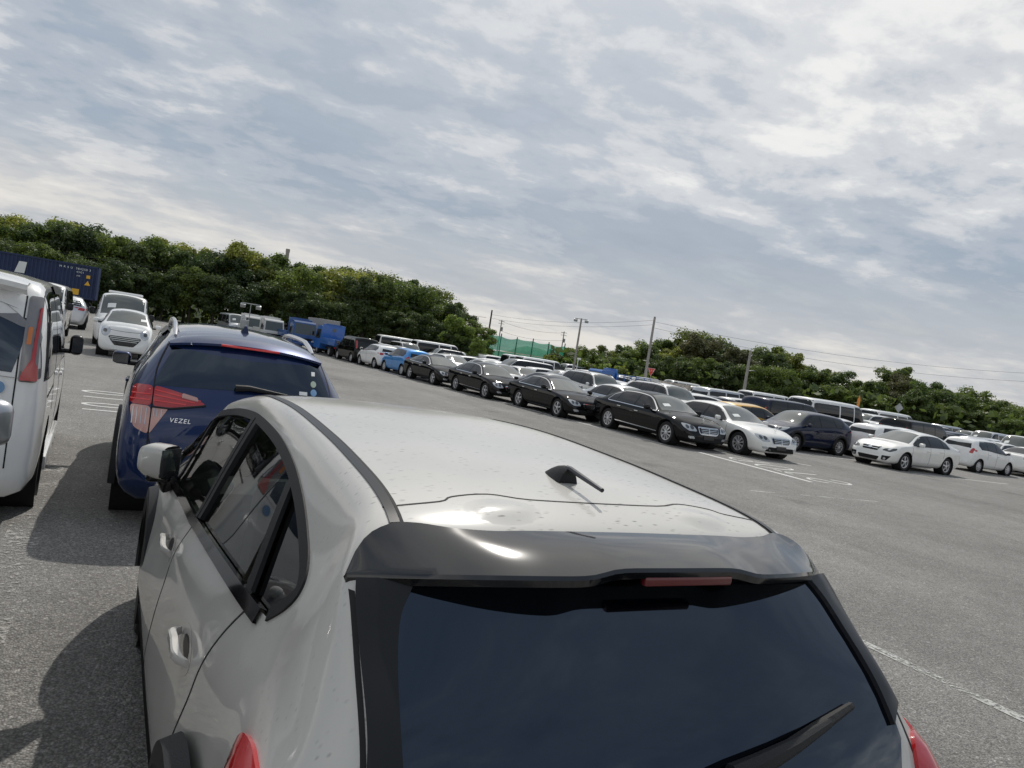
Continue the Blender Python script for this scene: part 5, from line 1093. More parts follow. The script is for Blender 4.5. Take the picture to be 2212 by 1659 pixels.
# ------------------------------------------------------------------ trees
def leaf_mat(name, c1, c2, tr):
    m = bpy.data.materials.new(name); m.use_nodes = True; t = m.node_tree; t.nodes.clear(); L = t.links.new
    o = t.nodes.new('ShaderNodeOutputMaterial'); d = t.nodes.new('ShaderNodeBsdfDiffuse'); tl = t.nodes.new('ShaderNodeBsdfTranslucent'); g = t.nodes.new('ShaderNodeBsdfGlossy'); g.inputs['Roughness'].default_value = .45
    tcn = t.nodes.new('ShaderNodeTexCoord'); n = t.nodes.new('ShaderNodeTexNoise'); n.inputs['Scale'].default_value = .9; n.inputs['Detail'].default_value = 5; L(tcn.outputs['Object'], n.inputs['Vector'])
    oi = t.nodes.new('ShaderNodeObjectInfo'); ad = t.nodes.new('ShaderNodeMath'); ad.operation = 'MULTIPLY_ADD'; L(oi.outputs['Random'], ad.inputs[0]); ad.inputs[1].default_value = .34; ad.inputs[2].default_value = -.17
    a2 = t.nodes.new('ShaderNodeMath'); a2.operation = 'ADD'; L(n.outputs['Fac'], a2.inputs[0]); L(ad.outputs[0], a2.inputs[1])
    r_ = t.nodes.new('ShaderNodeValToRGB'); e = r_.color_ramp.elements; e[0].position = .33; e[0].color = (*c1, 1); e[1].position = .68; e[1].color = (*c2, 1); L(a2.outputs[0], r_.inputs[0])
    L(r_.outputs[0], d.inputs[0]); L(r_.outputs[0], tl.inputs[0]); m1 = t.nodes.new('ShaderNodeMixShader'); m1.inputs[0].default_value = tr; L(d.outputs[0], m1.inputs[1]); L(tl.outputs[0], m1.inputs[2])
    m2 = t.nodes.new('ShaderNodeMixShader'); m2.inputs[0].default_value = .04; L(m1.outputs[0], m2.inputs[1]); L(g.outputs[0], m2.inputs[2]); L(m2.outputs[0], o.inputs[0]); MATS[name] = m
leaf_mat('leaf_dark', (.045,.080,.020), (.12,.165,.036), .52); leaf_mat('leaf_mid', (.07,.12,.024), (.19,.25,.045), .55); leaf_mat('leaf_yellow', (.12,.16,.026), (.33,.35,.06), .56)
leaf_mat('leaf_dull', (.085,.095,.036), (.18,.17,.065), .45); leaf_mat('leaf_fresh', (.11,.18,.028), (.27,.36,.06), .55)
mat('bark', (.075,.062,.050), .95, var=.25, vscale=3, bump=.5, bscale=12)
rng = np.random.default_rng(11)
def crown_mb(rx, rz, nblob, nleaf, leaf, flat=.75, sparse=False):
    """clumps of small leaf faces spread through the crown: dense shells on each clump, open gaps between"""
    V = []; F = []; cs = []
    for k in range(nblob):
        u = rng.uniform(0, 2*np.pi); v = rng.uniform(-.85, 1.0); r_ = (rng.uniform(.35, 1) if k > 3 else .3)
        c = np.array([rx*.78*r_*np.cos(u)*np.sqrt(max(0, 1-v*v*.7)), rx*.78*r_*np.sin(u)*np.sqrt(max(0, 1-v*v*.7)), rz*.80*v*(.5+.5*r_)])
        cs.append((c, rx*rng.uniform(.16, .32)))
    per = nleaf//nblob
    for c, br in cs:
        d = rng.normal(size=(per, 3)); d /= np.linalg.norm(d, axis=1)[:, None]; d[:, 2] = np.abs(d[:, 2])*np.where(rng.random(per) < .72, 1, -1)
        rad = br*np.where(rng.random(per) < .2, rng.uniform(1.0, 1.4, per), rng.uniform(.35, 1.08, per)**.5); p = c+d*rad[:, None]*np.array([1, 1, flat]); 
        nrm = d+rng.normal(scale=.55, size=(per, 3)); nrm[:, 2] += .35; nrm /= np.linalg.norm(nrm, axis=1)[:, None]
        a = np.cross(nrm, rng.normal(size=(per, 3))); a /= np.linalg.norm(a, axis=1)[:, None]; b = np.cross(nrm, a); s = leaf*rng.uniform(.5, 1.25, per)[:, None]
        o = len(V)*0+sum(len(q) for q in V); q = np.stack([p-a*s*.5, p+b*s*.34, p+a*s*.55, p-b*s*.34], 1).reshape(-1, 3); V.append(q)
        F += [(o+4*i, o+4*i+1, o+4*i+2, o+4*i+3) for i in range(per)]
    mb = MB(); mb.v = [tuple(x) for x in np.concatenate(V)]; mb.f = F; mb.blobs = cs; return mb
def trunk_mb(h, r0, blobs, zc):
    m = MB(); top = Vector((rng.uniform(-.4, .4), rng.uniform(-.4, .4), h)); mid_ = Vector((top.x*.3+rng.uniform(-.2, .2), top.y*.3, h*.5))
    m.tube([(0,0,-.2), (0,0,.25), tuple(mid_), tuple(top)], [r0*1.4, r0, r0*.8, r0*.5], 8)
    for c, br in blobs[:9]:
        st = Vector((0,0,h*rng.uniform(.35, .9))); e_ = Vector((c[0], c[1], c[2]+zc)); m.tube([tuple(st), tuple((st+e_)/2+Vector((0,0,-.2))), tuple(e_)], [r0*.45, r0*.28, r0*.10], 5)
    return m
TREES = []
for k in range(7):
    rx = [3.5, 3.1, 3.9, 2.9, 3.6, 3.2, 4.1][k]; rz = [4.0, 4.4, 3.7, 4.2, 4.2, 3.9, 3.6][k]; zc = [4.7, 5.3, 4.4, 5.0, 5.1, 4.6, 4.3][k]
    cb = crown_mb(rx, rz, [38, 34, 44, 32, 38, 36, 42][k], 17000, .265); tb = trunk_mb(zc*.85, .17, cb.blobs, zc); cb.v = [(x, y, z+zc) for x, y, z in cb.v]
    TREES.append((mesh_of('crown', cb, [MATS['leaf_mid']], False), mesh_of('trunk', tb, [MATS['bark']]), zc+rz))
BUSH = []
for k in range(3):
    cb = crown_mb(1.5, 1.1, 9, 2600, .26); cb.v = [(x, y, z+1.0) for x, y, z in cb.v]; tb = MB()
    for q in range(5): a = q*1.26; tb.tube([(.06*math.cos(a), .06*math.sin(a), -.1), (.35*math.cos(a), .35*math.sin(a), .7), (.75*math.cos(a), .75*math.sin(a), 1.4)], [.03, .02, .008], 5)
    BUSH.append((mesh_of('foliage', cb, [MATS['leaf_mid']], False), mesh_of('stem', tb, [MATS['bark']]), 2.0))
def grow(name, kit, loc, s, lm, label, cat, group, rz=None, sz=1):
    e = empty(name, loc, rng.uniform(0, 6.28) if rz is None else rz); e.scale = (s, s, s*sz); tag(e, label, cat, group)
    c = link(kit[0].name.split('.')[0], kit[0], e); c.material_slots[0].link = 'OBJECT'; c.material_slots[0].material = MATS[lm]; link(kit[1].name.split('.')[0], kit[1], e); return e
ORD = ['', 'first', 'second', 'third', 'fourth', 'fifth', 'sixth', 'seventh', 'eighth', 'ninth', 'tenth', 'eleventh', 'twelfth', 'thirteenth', 'fourteenth', 'fifteenth', 'sixteenth', 'seventeenth', 'eighteenth', 'nineteenth', 'twentieth']
def ordn(n): return ORD[n] if n <= 20 else ('twenty-' + ORD[n-20] if n < 30 else 'thirtieth' if n == 30 else 'thirty-'+ORD[n-30])
def pol(az, d): return Vector((d*math.sin(R(az)), d*math.cos(R(az)), 0))
CN = dict(leaf_dark='dark evergreen', leaf_mid='mid green', leaf_yellow='yellow-green', leaf_dull='dull brownish green', leaf_fresh='fresh light green')
# elevation of the tree tops seen from the lot, as (azimuth, degrees)
topL = pch([(-16,4.2),(-9.3,4.4),(-4,4.9),(0,5.15),(4,5.2),(6.7,5.5),(10,5.3),(13.6,5.2),(17,5.1),(19.9,4.8),(22,4.0),(24.3,2.8),(26,1.6)])
topR = pch([(29,1.2),(31.9,2.1),(34,2.3),(37.7,3.1),(40,3.9),(42.5,4.6),(45,4.3),(47.3,4.4),(50.4,3.2),(53.6,2.9),(55.8,3.9),(59,3.1),(62.8,2.4),(68,2.0)])
def row(az0, az1, step, dist, top, names, where, group, mats, hs=1.0, dj=3):
    az = az0; k = 0
    while az < az1:
        k += 1; d = dist+rng.uniform(-dj, dj); tgt = (CAM_H+math.tan(R(float(top(az))))*d)*hs*rng.uniform(.93, 1.06); kit = TREES[rng.integers(0, 7)]; lm = mats[rng.integers(0, len(mats))]
        s = max(.32, tgt/kit[2]); grow('broadleaf_tree', kit, pol(az, d), s*.5+.42 if s < .8 else s, lm, '%s tree, %s from left in the %s' % (CN[lm], ordn(k), where), 'tree', group, None, s/(s*.5+.42) if s < .8 else 1)
        az += step*rng.uniform(.8, 1.2)
row(-14, 24.5, 1.75, 92, topL, None, 'front row behind the trucks', 'trees behind the trucks', ['leaf_dark','leaf_dark','leaf_mid','leaf_mid','leaf_mid','leaf_yellow'], .98)
row(-15, 23.5, 1.9, 99, topL, None, 'back row behind the trucks', 'trees behind the trucks', ['leaf_dark','leaf_mid','leaf_yellow','leaf_yellow'], 1.02)
row(-13, 23, 1.9, 86, lambda a: topL(a)*.62, None, 'low edge row behind the trucks', 'trees behind the trucks', ['leaf_dark','leaf_dark','leaf_mid'], .95, 2)
row(31.5, 70, 1.7, 98, topR, None, 'front row behind the poles', 'trees behind the poles', ['leaf_dark','leaf_mid','leaf_mid','leaf_yellow','leaf_dull'], .97)
row(36, 71, 1.9, 105, topR, None, 'back row behind the poles', 'trees behind the poles', ['leaf_mid','leaf_yellow','leaf_mid'], 1.03)
row(31, 71, 1.8, 92, lambda a: topR(a)*.62, None, 'low edge row behind the poles', 'trees behind the poles', ['leaf_dark','leaf_mid','leaf_mid'], .95, 2)
grow('broadleaf_tree', TREES[3], pol(22.6, 84), .72, 'leaf_fresh', 'fresh light green tree at the end of the wood, left of the green netting', 'tree', None)
grow('broadleaf_tree', TREES[1], pol(24.4, 80), .40, 'leaf_fresh', 'slim fresh green sapling beside the green netting', 'tree', None)
for k in range(16):
    az = 30.4+k*.95; grow('roadside_bush', BUSH[k % 3], pol(az, 84+rng.uniform(-2, 2)), rng.uniform(.9, 1.35)*(1.25 if az < 38 else 1), ['leaf_yellow','leaf_mid','leaf_fresh'][k % 3] if az < 39 else 'leaf_mid', 'leafy bush, %s from the green netting along the edge of the lot' % ordn(k+1), 'bush', 'bushes along the edge of the lot')
# scrub under the trees: one uncountable mass of leaves behind the front trunks
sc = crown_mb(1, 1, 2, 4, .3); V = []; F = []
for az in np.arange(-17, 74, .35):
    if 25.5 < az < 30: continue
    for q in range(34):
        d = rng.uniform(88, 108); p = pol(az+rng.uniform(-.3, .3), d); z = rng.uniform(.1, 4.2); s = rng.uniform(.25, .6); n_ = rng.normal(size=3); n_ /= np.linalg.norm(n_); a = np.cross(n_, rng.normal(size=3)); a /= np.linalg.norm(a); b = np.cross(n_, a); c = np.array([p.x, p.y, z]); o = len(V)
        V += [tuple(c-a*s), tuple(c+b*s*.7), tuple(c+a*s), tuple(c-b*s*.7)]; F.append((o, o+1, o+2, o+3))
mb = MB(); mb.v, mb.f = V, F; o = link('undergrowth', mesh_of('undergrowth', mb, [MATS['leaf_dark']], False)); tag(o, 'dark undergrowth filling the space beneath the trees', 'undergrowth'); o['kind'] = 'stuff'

hv = []; hf = []; azs = np.arange(-24, 80, 1.0)
for i, az in enumerate(azs):
    hgt = 3.6+.9*math.sin(az*.9)+.6*math.sin(az*2.3); hgt = .4 if 24.5 < az < 31.5 else hgt
    for d, zz_ in ((106, -.1), (111, hgt*.7), (117, hgt), (130, hgt*.8), (150, -.1)): p = pol(az, d); hv.append((p.x, p.y, zz_))
for i in range(len(azs)-1):
    for j in range(4): hf.append((i*5+j, i*5+j+1, i*5+j+6, i*5+j+5))
mat('bank_green', (.03,.045,.016), .95, var=.4, vscale=.6)
hb_ = MB(); hb_.v, hb_.f = hv, hf; o = link('hill', mesh_of('hill', hb_, [MATS['bank_green']])); o['kind'] = 'structure'
# ------------------------------------------------------------------ the vehicles
build_crossover((1.05, 3.0, 0), R(.7))
bs = build_blue_suv().spawn('compact_suv', (.82, 8.45, 0), R(0), P['blue'], 'metallic blue compact SUV with roof rails, directly ahead of the foreground white car', 'car'); bs.scale = (1.06, 1.06, 1.08)
mv = build_white_minivan().spawn('minivan', (-1.58, 8.45, 0), R(3.2), P['white'], 'tall white minivan at the left edge, tail towards the viewer', 'minivan'); mv.scale = (1, 1, 1.04)
model('offroader').spawn('offroad_car', (-1.36, 3.1, 0), 0, P['silver'], 'silver offroader at the left edge, its mirror showing beside the tall white minivan', 'car')
def car(kind, name, x, y, deg, p, label, cat='car', over=None, sc=1): 
    o = model(kind).spawn(name, (x, y, 0), R(deg), P[p], label, cat, None, over)
    if sc != 1: o.scale = (sc,)*3
    USED.append((x, y, SP[kind]['L'], SP[kind]['W'], deg)); return o
USED = []
# left-hand rows
car('kei', 'kei_car', -.55, 26.2, 180, 'white', 'small white kei hatchback with a black slatted grille, facing the blue SUV')
dv = car('van', 'delivery_van', -.85, 31.6, 180, 'white', 'white cab-over van with a raised roof panel, behind the small kei hatchback', 'van'); part('roof_panel', MB().rbox((0, -.5, 1.995), (1.15, 2.6, .09), .035), P['white'], dv)
car('van', 'passenger_van', -3.5, 31.5, 182, 'white', 'white van facing the viewer beyond the tall minivan, clear headlamps', 'van')
car('crossover', 'parked_suv', -3.6, 41.5, 3, 'silver', 'silver SUV seen from behind in front of the blue container')
# first row across the aisle, nose to tail
car('s_saloon', 'luxury_saloon', 15.05, 18.45, 180.5, 'black', 'black luxury saloon with chrome sill strip and multi-spoke wheels, nearest of the black cars')
car('coupe_saloon', 'coupe_saloon', 14.25, 23.6, 182, 'black', 'low black four-door coupe right behind the nearest black saloon')
car('e_saloon', 'executive_saloon', 13.65, 28.7, 183, 'black', 'black executive saloon with paired spokes, between the two low black coupes')
car('coupe_saloon', 'coupe_saloon', 13.2, 33.8, 184, 'black', 'low black four-door coupe next to the bright blue hatchback')
car('fit', 'hatchback', 13.15, 38.5, 5, 'sky', 'bright blue hatchback facing away in the first row')
car('demio', 'hatchback', 12.8, 42.6, 5, 'white', 'white hatchback with swept taillights, between the blue hatchback and the black minivan')
car('freed', 'compact_minivan', 12.45, 46.9, 5, 'black', 'black compact minivan with hubcaps, next to the blue dropside truck', 'minivan')
# second row
car('s_saloon', 'luxury_saloon', 17.35, 17.75, 180, 'pearl', 'white luxury saloon with a wide chrome grille, beside the nearest black saloon')
car('saloon', 'grey_saloon', 17.2, 28.9, 180, 'grey', 'dark grey saloon in the second row behind the low black coupe')
car('e_saloon', 'silver_saloon', 17.3, 23.2, 180, 'silver', 'silver saloon in the second row, just behind the nearest black saloon')
car('wagon', 'estate_car', 16.9, 34.0, 180, 'grey', 'dark grey estate car in the second row behind the black executive saloon')
car('suv', 'offroad_wagon', 20.2, 24.2, 180, 'white', 'white four-wheel-drive wagon with roof rails behind the white luxury saloon', 'car')
car('suv', 'offroad_wagon', 20.1, 29.6, 180, 'white', 'white four-wheel-drive wagon with roof rails in front of the blue crate truck', 'car')
# cars parked across, on the right
car('crossover', 'hatchback_suv', 23.7, 19.95, 92, 'navy', 'dark navy crossover hatchback parked across, next to the white luxury saloon')
car('impreza', 'white_saloon', 26.1, 17.0, 92, 'pearl', 'white saloon with five-spoke wheels parked across in the nearest bay on the right')
car('vitz', 'white_hatchback', 28.2, 19.3, -88, 'white', 'white hatchback half hidden behind the white five-spoke saloon')
car('fit', 'white_hatchback', 34.9, 19.3, -88, 'white', 'white five-door hatchback with silver hubcaps at the right edge')
car('demio', 'white_compact', 27.9, 21.5, -88, 'white', 'white compact between the navy crossover and the white five-spoke saloon')
car('big_minivan', 'dark_minivan', 27.6, 24.2, -88, 'navy', 'dark blue-black minivan just behind the navy crossover', 'minivan')
car('big_minivan', 'black_minivan', 37.9, 24.2, -88, 'black', 'long black minivan above the white five-door hatchback at the right edge', 'minivan')
car('high_van', 'high_roof_van', 34.5, 27.4, -88, 'white', 'white high-roof van standing above the white five-spoke saloon', 'van')
car('crossover', 'white_suv', 22.4, 24.6, -88, 'white', 'white SUV with black window line behind the yellow car', 'car')
car('vitz', 'yellow_hatchback', 23.2, 22.25, -88, 'yellow', 'yellow hatchback between the white luxury saloon and the navy crossover')
car('saloon', 'white_roofed_saloon', 33.0, 21.8, -88, 'white', 'white saloon directly behind the five-spoke saloon, roof showing above it')
# the rest of the field, row behind row
KINDS = [('hatch','fit','hatchback'),('hatch','vitz','hatchback'),('hatch','demio','hatchback'),('estate','wagon','estate car'),('saloon','saloon','saloon'),('SUV','suv','SUV'),('SUV','crossover','crossover'),('minivan','minivan','minivan'),('minivan','big_minivan','large minivan'),('van','van','van'),('van','high_van','high-roof van'),('kei','kei','kei car')]
COLS = ['white','white','white','white','white','pearl','pearl','silver','silver','black','black','black','grey','navy','beige','white','brown']
CW = dict(white='white', pearl='pearl white', silver='silver', black='black', grey='dark grey', navy='navy', beige='champagne', blue='blue', brown='bronze')
def clash(x, y, hx, hy):
    for (ux, uy, L_, W_, dg) in USED:
        a = abs(math.sin(R(dg))) > .7; ex, ey = (L_/2, W_/2) if a else (W_/2, L_/2)
        if abs(x-ux) < hx+ex+.15 and abs(y-uy) < hy+ey+.15: return True
    return False
rnd = random.Random(5)
def fill(x, y, deg, far, rowname, place, tall=.2):
    pool = [k for k in KINDS if (k[0] in ('van','minivan','SUV')) == (rnd.random() < tall)]
    k = pool[rnd.randrange(len(pool))]; sp = SP[k[1]]; acr = abs(math.sin(R(deg))) > .7; hx, hy = (sp['L']/2, sp['W']/2) if acr else (sp['W']/2, sp['L']/2)
    if clash(x, y, hx, hy): return
    c = COLS[rnd.randrange(len(COLS))]; c = rnd.choice(('white','white','silver','pearl')) if k[0] in ('van','minivan') else c; n = k[2].replace('-', '_').replace(' ', '_').lower(); cat = 'van' if k[0] == 'van' else 'minivan' if k[0] == 'minivan' else 'car'
    label = '%s %s, %s' % (CW[c], k[2], place)
    f = model(k[1]).spawn_far if far else model(k[1]).spawn
    f('parked_'+n, (x+rnd.uniform(-.12, .12), y+rnd.uniform(-.2, .2), 0), R(deg+rnd.uniform(-1.2, 1.2)), P[c], label, cat, 'cars filling the field behind the first rows'); USED.append((x, y, sp['L'], sp['W'], deg))
for ci, X in enumerate((16.9, 19.5, 22.1)):
    for k in range(12):
        y = 38.6+k*4.75; x = X-.07*(y-20)
        fill(x, y, 180 if rnd.random() < .6 else 0, True, '', '%s along the %s line behind the black cars' % (ordn(k+1), ('second', 'third', 'fourth')[ci]), .25)
for k in range(2): fill(19.6, 34.6+4.9*k, 180, True, '', 'in the third line behind the black cars, %s past the white wagons' % ordn(k+1), .3)
for ri in range(22):
    Y = 24.3+ri*2.42
    for ki in range(18):
        X = 24.6+ki*4.85+(ri % 3)*.4
        az = math.degrees(math.atan2(X, Y)); d = math.hypot(X, Y)
        if az > 66.5 or d > 88 or az < 14: continue
        fill(X, Y, 92 if rnd.random() < .5 else -88, True, '', '%s from the aisle, %s row behind the navy crossover' % (ordn(ki+1), ordn(ri+1)), .08 if d < 50 else .3 if d < 68 else .7)
for k in range(6): fill(40.2+k*4.9, 19.4, -88, True, '', '%s past the white five-door hatchback at the right edge' % ordn(k+1), .15)
for k in range(6): fill(41.2+k*5.0, 21.8, 92, True, '', '%s along from the long black minivan, one row nearer' % ordn(k+1), .15)
# ------------------------------------------------------------------ trucks, container, poles, fence, signs
mat('truck_white', (.60,.60,.58), .4, 0, .5); mat('truck_blue', (.02,.12,.40), .4, 0, .5, var=.1); mat('truck_blue2', (.012,.07,.24), .4, 0, .5, var=.1); mat('rusty_panel', (.45,.40,.34), .7, var=.4, vscale=5); mat('bed_grey', (.25,.25,.25), .6)
def truck(x, y, deg, cab, body, label, kind='drop', cat='truck', sc=1.0):
    """light cab-over truck: cab, windscreen, chassis, cargo bed"""
    e = empty('light_truck', (x, y, 0), R(deg)); e.scale = (sc,)*3; tag(e, label, cat)
    w = 1.7
    prof = [(2.42,.42),(2.46,.60),(2.46,1.02),(2.42,1.12),(2.16,1.98),(2.05,2.08),(1.15,2.10),(1.02,2.02),(1.0,.42)]
    m = MB(); v = []; cut_ = .06
    for sx, in_ in ((-1,.0),(1,.0)):
        for (yy, zz_) in prof: v.append((sx*(w/2-(.07 if zz_ > 1.3 else 0)), yy, zz_))
    n = len(prof); m.add(v, [tuple(range(n)), tuple(range(2*n-1, n-1, -1))]+[(i, i+n, (i+1) % n+n, (i+1) % n) for i in range(n)])
    part('cab', m, cab, e, True, 25)
    o = part('windscreen', MB().add([(sx*xx, yy+.012, zz_) for sx, xx, yy, zz_ in ((-1,.74,2.40,1.15),(1,.74,2.40,1.15),(1,.69,2.175,1.90),(-1,.69,2.175,1.90))], [(0,1,2,3)]), 'glass_front', e, False)
    part('grille', MB().rbox((0, 2.47, .82), (1.15, .03, .16), .01), 'trim', e)
    part('bumper', MB().rbox((0, 2.45, .46), (1.66, .16, .22), .04), cab if kind != 'crate' else 'bed_grey', e)
    for sx in (-1, 1):
        part('headlight', MB().rbox((sx*.66, 2.47, .72), (.28, .04, .15), .02), 'lamp_clear', e)
        part('window', MB().add([(sx*(.855 if z < 1.3 else .787), yy, z) for yy, z in ((2.28,1.14),(1.25,1.14),(1.25,1.86),(2.08,1.86))], [(0,1,2,3) if sx > 0 else (3,2,1,0)]), 'glass_side', e, False)
        mr_ = part('mirror', MB().rbox((sx*1.02, 2.36, 1.45), (.14, .06, .30), .02), 'trim', e); part('mirror_arm', MB().tube([(sx*.84, 2.3, 1.6), (sx*1.02, 2.36, 1.6)], .012, 5), 'trim', mr_)
        for ay, tw in ((1.75, .18), (-1.15, .30)):
            ty, ri, dr, _ = wheel_parts(.34, tw, 'five', sx, 5, .20); T = Matrix.Translation((sx*(.80-tw/2), ay, .34)); wv = part('wheel', ty.xform(T), 'rubber', e); part('rim', ri.xform(T), 'hubcap', wv)
    part('chassis', MB().box((0, -.2, .55), (.75, 4.4, .16)).box((.5, .3, .5), (.3, .6, .3)), 'well', e)
    part('bed_floor', MB().box((0, -.75, .84), (1.72, 3.2, .08)), body, e)
    if kind == 'drop' or kind == 'crate':
        for sx in (-1, 1): part('side_board', MB().rbox((sx*.85, -.75, 1.06), (.04, 3.2, .38), .01), body, e)
        part('tail_board', MB().rbox((0, -2.35, 1.06), (1.72, .04, .38), .01).box((0, -2.375, 1.06), (.04, .02, .36)).box((-.8, -2.375, 1.06), (.04, .02, .36)).box((.8, -2.375, 1.06), (.04, .02, .36)), body, e)
        part('head_board', MB().rbox((0, .83, 1.55), (1.70, .06, 1.4), .12 if False else .02).box((0,.80,2.26), (1.2,.06,.06)), body, e)
        if kind == 'drop':
            hb = e.children[-1]; part('head_window', MB().box((.05, .795, 1.85), (.28, .012, .24)), 'glass_front', hb)
        for sx in (-1, 1): part('taillight', MB().rbox((sx*.7, -2.38, .66), (.28, .05, .10), .015), 'lamp_red', e)
    if kind == 'crate':
        fr = MB()
        for sx in (-1, 1):
            for k in range(6): yy = .7-k*.6; fr.tube([(sx*.83, yy, .9), (sx*.83, yy, 1.95)], .025, 6)
            for zz_ in (1.4, 1.95): fr.tube([(sx*.83, .75, zz_), (sx*.83, -2.3, zz_)], .025, 6)
        for yy in (.75, -2.3): fr.tube([(-.83, yy, 1.95), (.83, yy, 1.95)], .025, 6)
        part('crate_frame', fr, body, e)
    if kind == 'box': part('cargo_box', MB().rbox((0, -.8, 1.75), (1.74, 3.2, 1.75), .03), body, e)
    if kind == 'panel': part('side_panel', MB().rbox((.86, -.75, 1.45), (.05, 3.2, 1.15), .01), 'rusty_panel', e); part('side_panel', MB().rbox((-.86, -.75, 1.45), (.05, 3.2, 1.15), .01), 'rusty_panel', e)
    return e
truck(12.2, 51.9, 5, 'truck_blue', 'truck_blue', 'bright blue dropside truck seen from behind, next to the black compact minivan')
truck(12.6, 57.6, 184, 'truck_white', 'bed_grey', 'white truck facing the viewer just beyond the bright blue dropside truck', 'box')
truck(11.0, 58.4, 184, 'truck_blue2', 'truck_blue2', 'deep blue truck facing the viewer, left of the white truck', 'drop') if False else truck(10.3, 57.2, 184, 'truck_blue2', 'truck_blue2', 'deep blue dropside truck facing the viewer, above the blue SUV roof rail', 'drop', sc=1.05)
truck(8.7, 61.5, 186, 'truck_white', 'truck_white', 'white truck, nearest left of the deep blue dropside truck', 'drop', sc=.95)
truck(7.6, 65.0, 186, 'truck_white', 'truck_white', 'white truck, second left of the deep blue dropside truck', 'drop', sc=.95)
model('van').spawn('delivery_van', (6.6, 66.8, 0), R(188), P['silver'], 'silver-white van at the left end of the row of trucks', 'van')
truck(30.0, 41.5, 92, 'truck_blue', 'truck_blue', 'blue truck with a barred crate bed behind the white wagons', 'crate', sc=.98)
truck(35.4, 43.3, 92, 'truck_white', 'rusty_panel', 'truck with rusty off-white side panels next to the blue crate truck', 'panel', sc=.95)
# shipping container on a trailer
mat('container_blue', (.012,.028,.085), .55, var=.18, vscale=1.2); mat('label_yellow', (.75,.42,.03), .5)
cp = pol(-8.6, 74); e = empty('shipping_container', (cp.x, cp.y, 0), R(-1.5)); tag(e, 'dark blue corrugated shipping container on a trailer before the trees', 'container')
hw = 6.85; zb_, zt = 1.22, 4.08
side = MB(); k = 0; xx = -hw+.15; v = []
while xx < hw-.15:
    v += [(xx, 0), (xx+.07, 0), (xx+.11, .045), (xx+.18, .045), (xx+.22, 0)]; xx += .28
pv = [(x, y-1.21, z) for z in (zb_+.12, zt-.10) for x, y in v]; n = len(v); side.add(pv, [(i, i+1, n+i+1, n+i) for i in range(n-1)])
part('corrugated_side', side, 'container_blue', e, False)
for sx in (-1, 1): part('corner_post', MB().box((sx*(hw-.07), -1.22, (zb_+zt)/2), (.16, .12, zt-zb_)), 'container_blue', e, False)
part('rail', MB().box((0, -1.23, zt-.05), (2*hw, .10, .12)), 'container_blue', e, False); part('rail', MB().box((0, -1.23, zb_+.06), (2*hw, .10, .16)), 'container_blue', e, False)
part('shell', MB().box((0, .02, (zb_+zt)/2), (2*hw-.05, 2.36, zt-zb_-.02)), 'container_blue', e, False)
def decal_txt(txt, x, z, s, m='paper', nm='lettering'): part(nm, facing(text_mb(txt, s, .003, 0, 1.25), (x, -1.27, z), (1,0,0), (0,0,1)), m, e, False)
decal_txt('M R S U  584250 3', hw-1.75, zt-.38, .24); decal_txt('45G1', hw-1.35, zt-.66, .22); decal_txt('MR', hw-1.45, zt-.98, .18)
part('warning_panel', MB().box((hw-.72, -1.262, zt-.95), (.28, .01, .28)), 'label_yellow', e, False); part('warning_panel', MB().add([(hw-.95, -1.262, zt-1.68), (hw-.5, -1.262, zt-1.68), (hw-.72, -1.262, zt-1.28)], [(0,1,2)]), 'label_yellow', e, False); part('height_panel', MB().box((hw-1.55, -1.262, zt-2.35), (.55, .01, .5)), 'label_yellow', e, False)
part('logo_stroke', MB().add([(x, -1.262, z) for x, z in ((hw-6.0, zt-1.5),(hw-5.3, zt-1.5),(hw-5.2, zt-.55),(hw-5.75, zt-.55))], [(0,1,2,3)]), 'paper', e, False)
e2 = empty('container_trailer', (cp.x, cp.y, 0), R(-1.5)); tag(e2, 'dark trailer chassis beneath the blue shipping container', 'trailer')
part('frame', MB().box((0, 0, 1.08), (13.2, 1.0, .24)), 'well', e2)
for x in (3.6, 4.8, 6.0):
    for sy in (-1, 1): part('wheel', MB().lathe([(.3,-.14),(.5,-.14),(.5,.14),(.3,.14),(.28,.0),(.01,.02)], (x, sy*1.0, .5), 20, 'Y'), 'rubber', e2)
for sy in (-1, 1): part('leg', MB().box((-3.5, sy*.7, .5), (.12, .12, 1.0)), 'galv', e2)
# poles
def pole(az, d, h, r, label, m='concrete_pole', arm=None, name='utility_pole', cat='pole'):
    p = pol(az, d); e = empty(name, p); tag(e, label, cat); part('post', MB().tube([(0,0,-.2),(0,0,h)], [r, r*.62], 12), m, e)
    rt = Vector((math.cos(R(az)), -math.sin(R(az)), 0))
    if arm == 'flood':
        part('crossarm', MB().tube([tuple(rt*-.7+Vector((0,0,h-.05))), tuple(rt*.7+Vector((0,0,h-.05)))], .04, 6), 'galv', e)
        for s in (-1, 1): c = rt*s*.6+Vector((0,0,h-.25)); l_ = part('floodlight', MB().rbox(tuple(c), (.42, .34, .30), .06, rz=-R(az), rx=R(25)), 'galv', e)
    if arm == 'cross':
        for q in (.25, .8): part('crossarm', MB().box((0,0,h-q), (1.4, .09, .09), -R(az)+.5), 'galv', e)
        part('transformer', MB().lathe([(.01,-.4),(.22,-.4),(.22,.4),(.01,.4)], (.3,0,h-1.9), 12, 'Z'), 'galv', e)
    if arm == 'hook': part('bracket', MB().tube([(0,0,h-2.2), tuple(rt*.45+Vector((0,0,h-2.1)))], .03, 6).rbox(tuple(rt*.6+Vector((0,0,h-2.1))), (.3,.12,.08), .03), 'galv', e)
    return p+Vector((0,0,h))
T0 = pole(25.0, 96, 7.9, .16, 'dark wooden pole rising beside the fresh green tree', 'wood_pole')
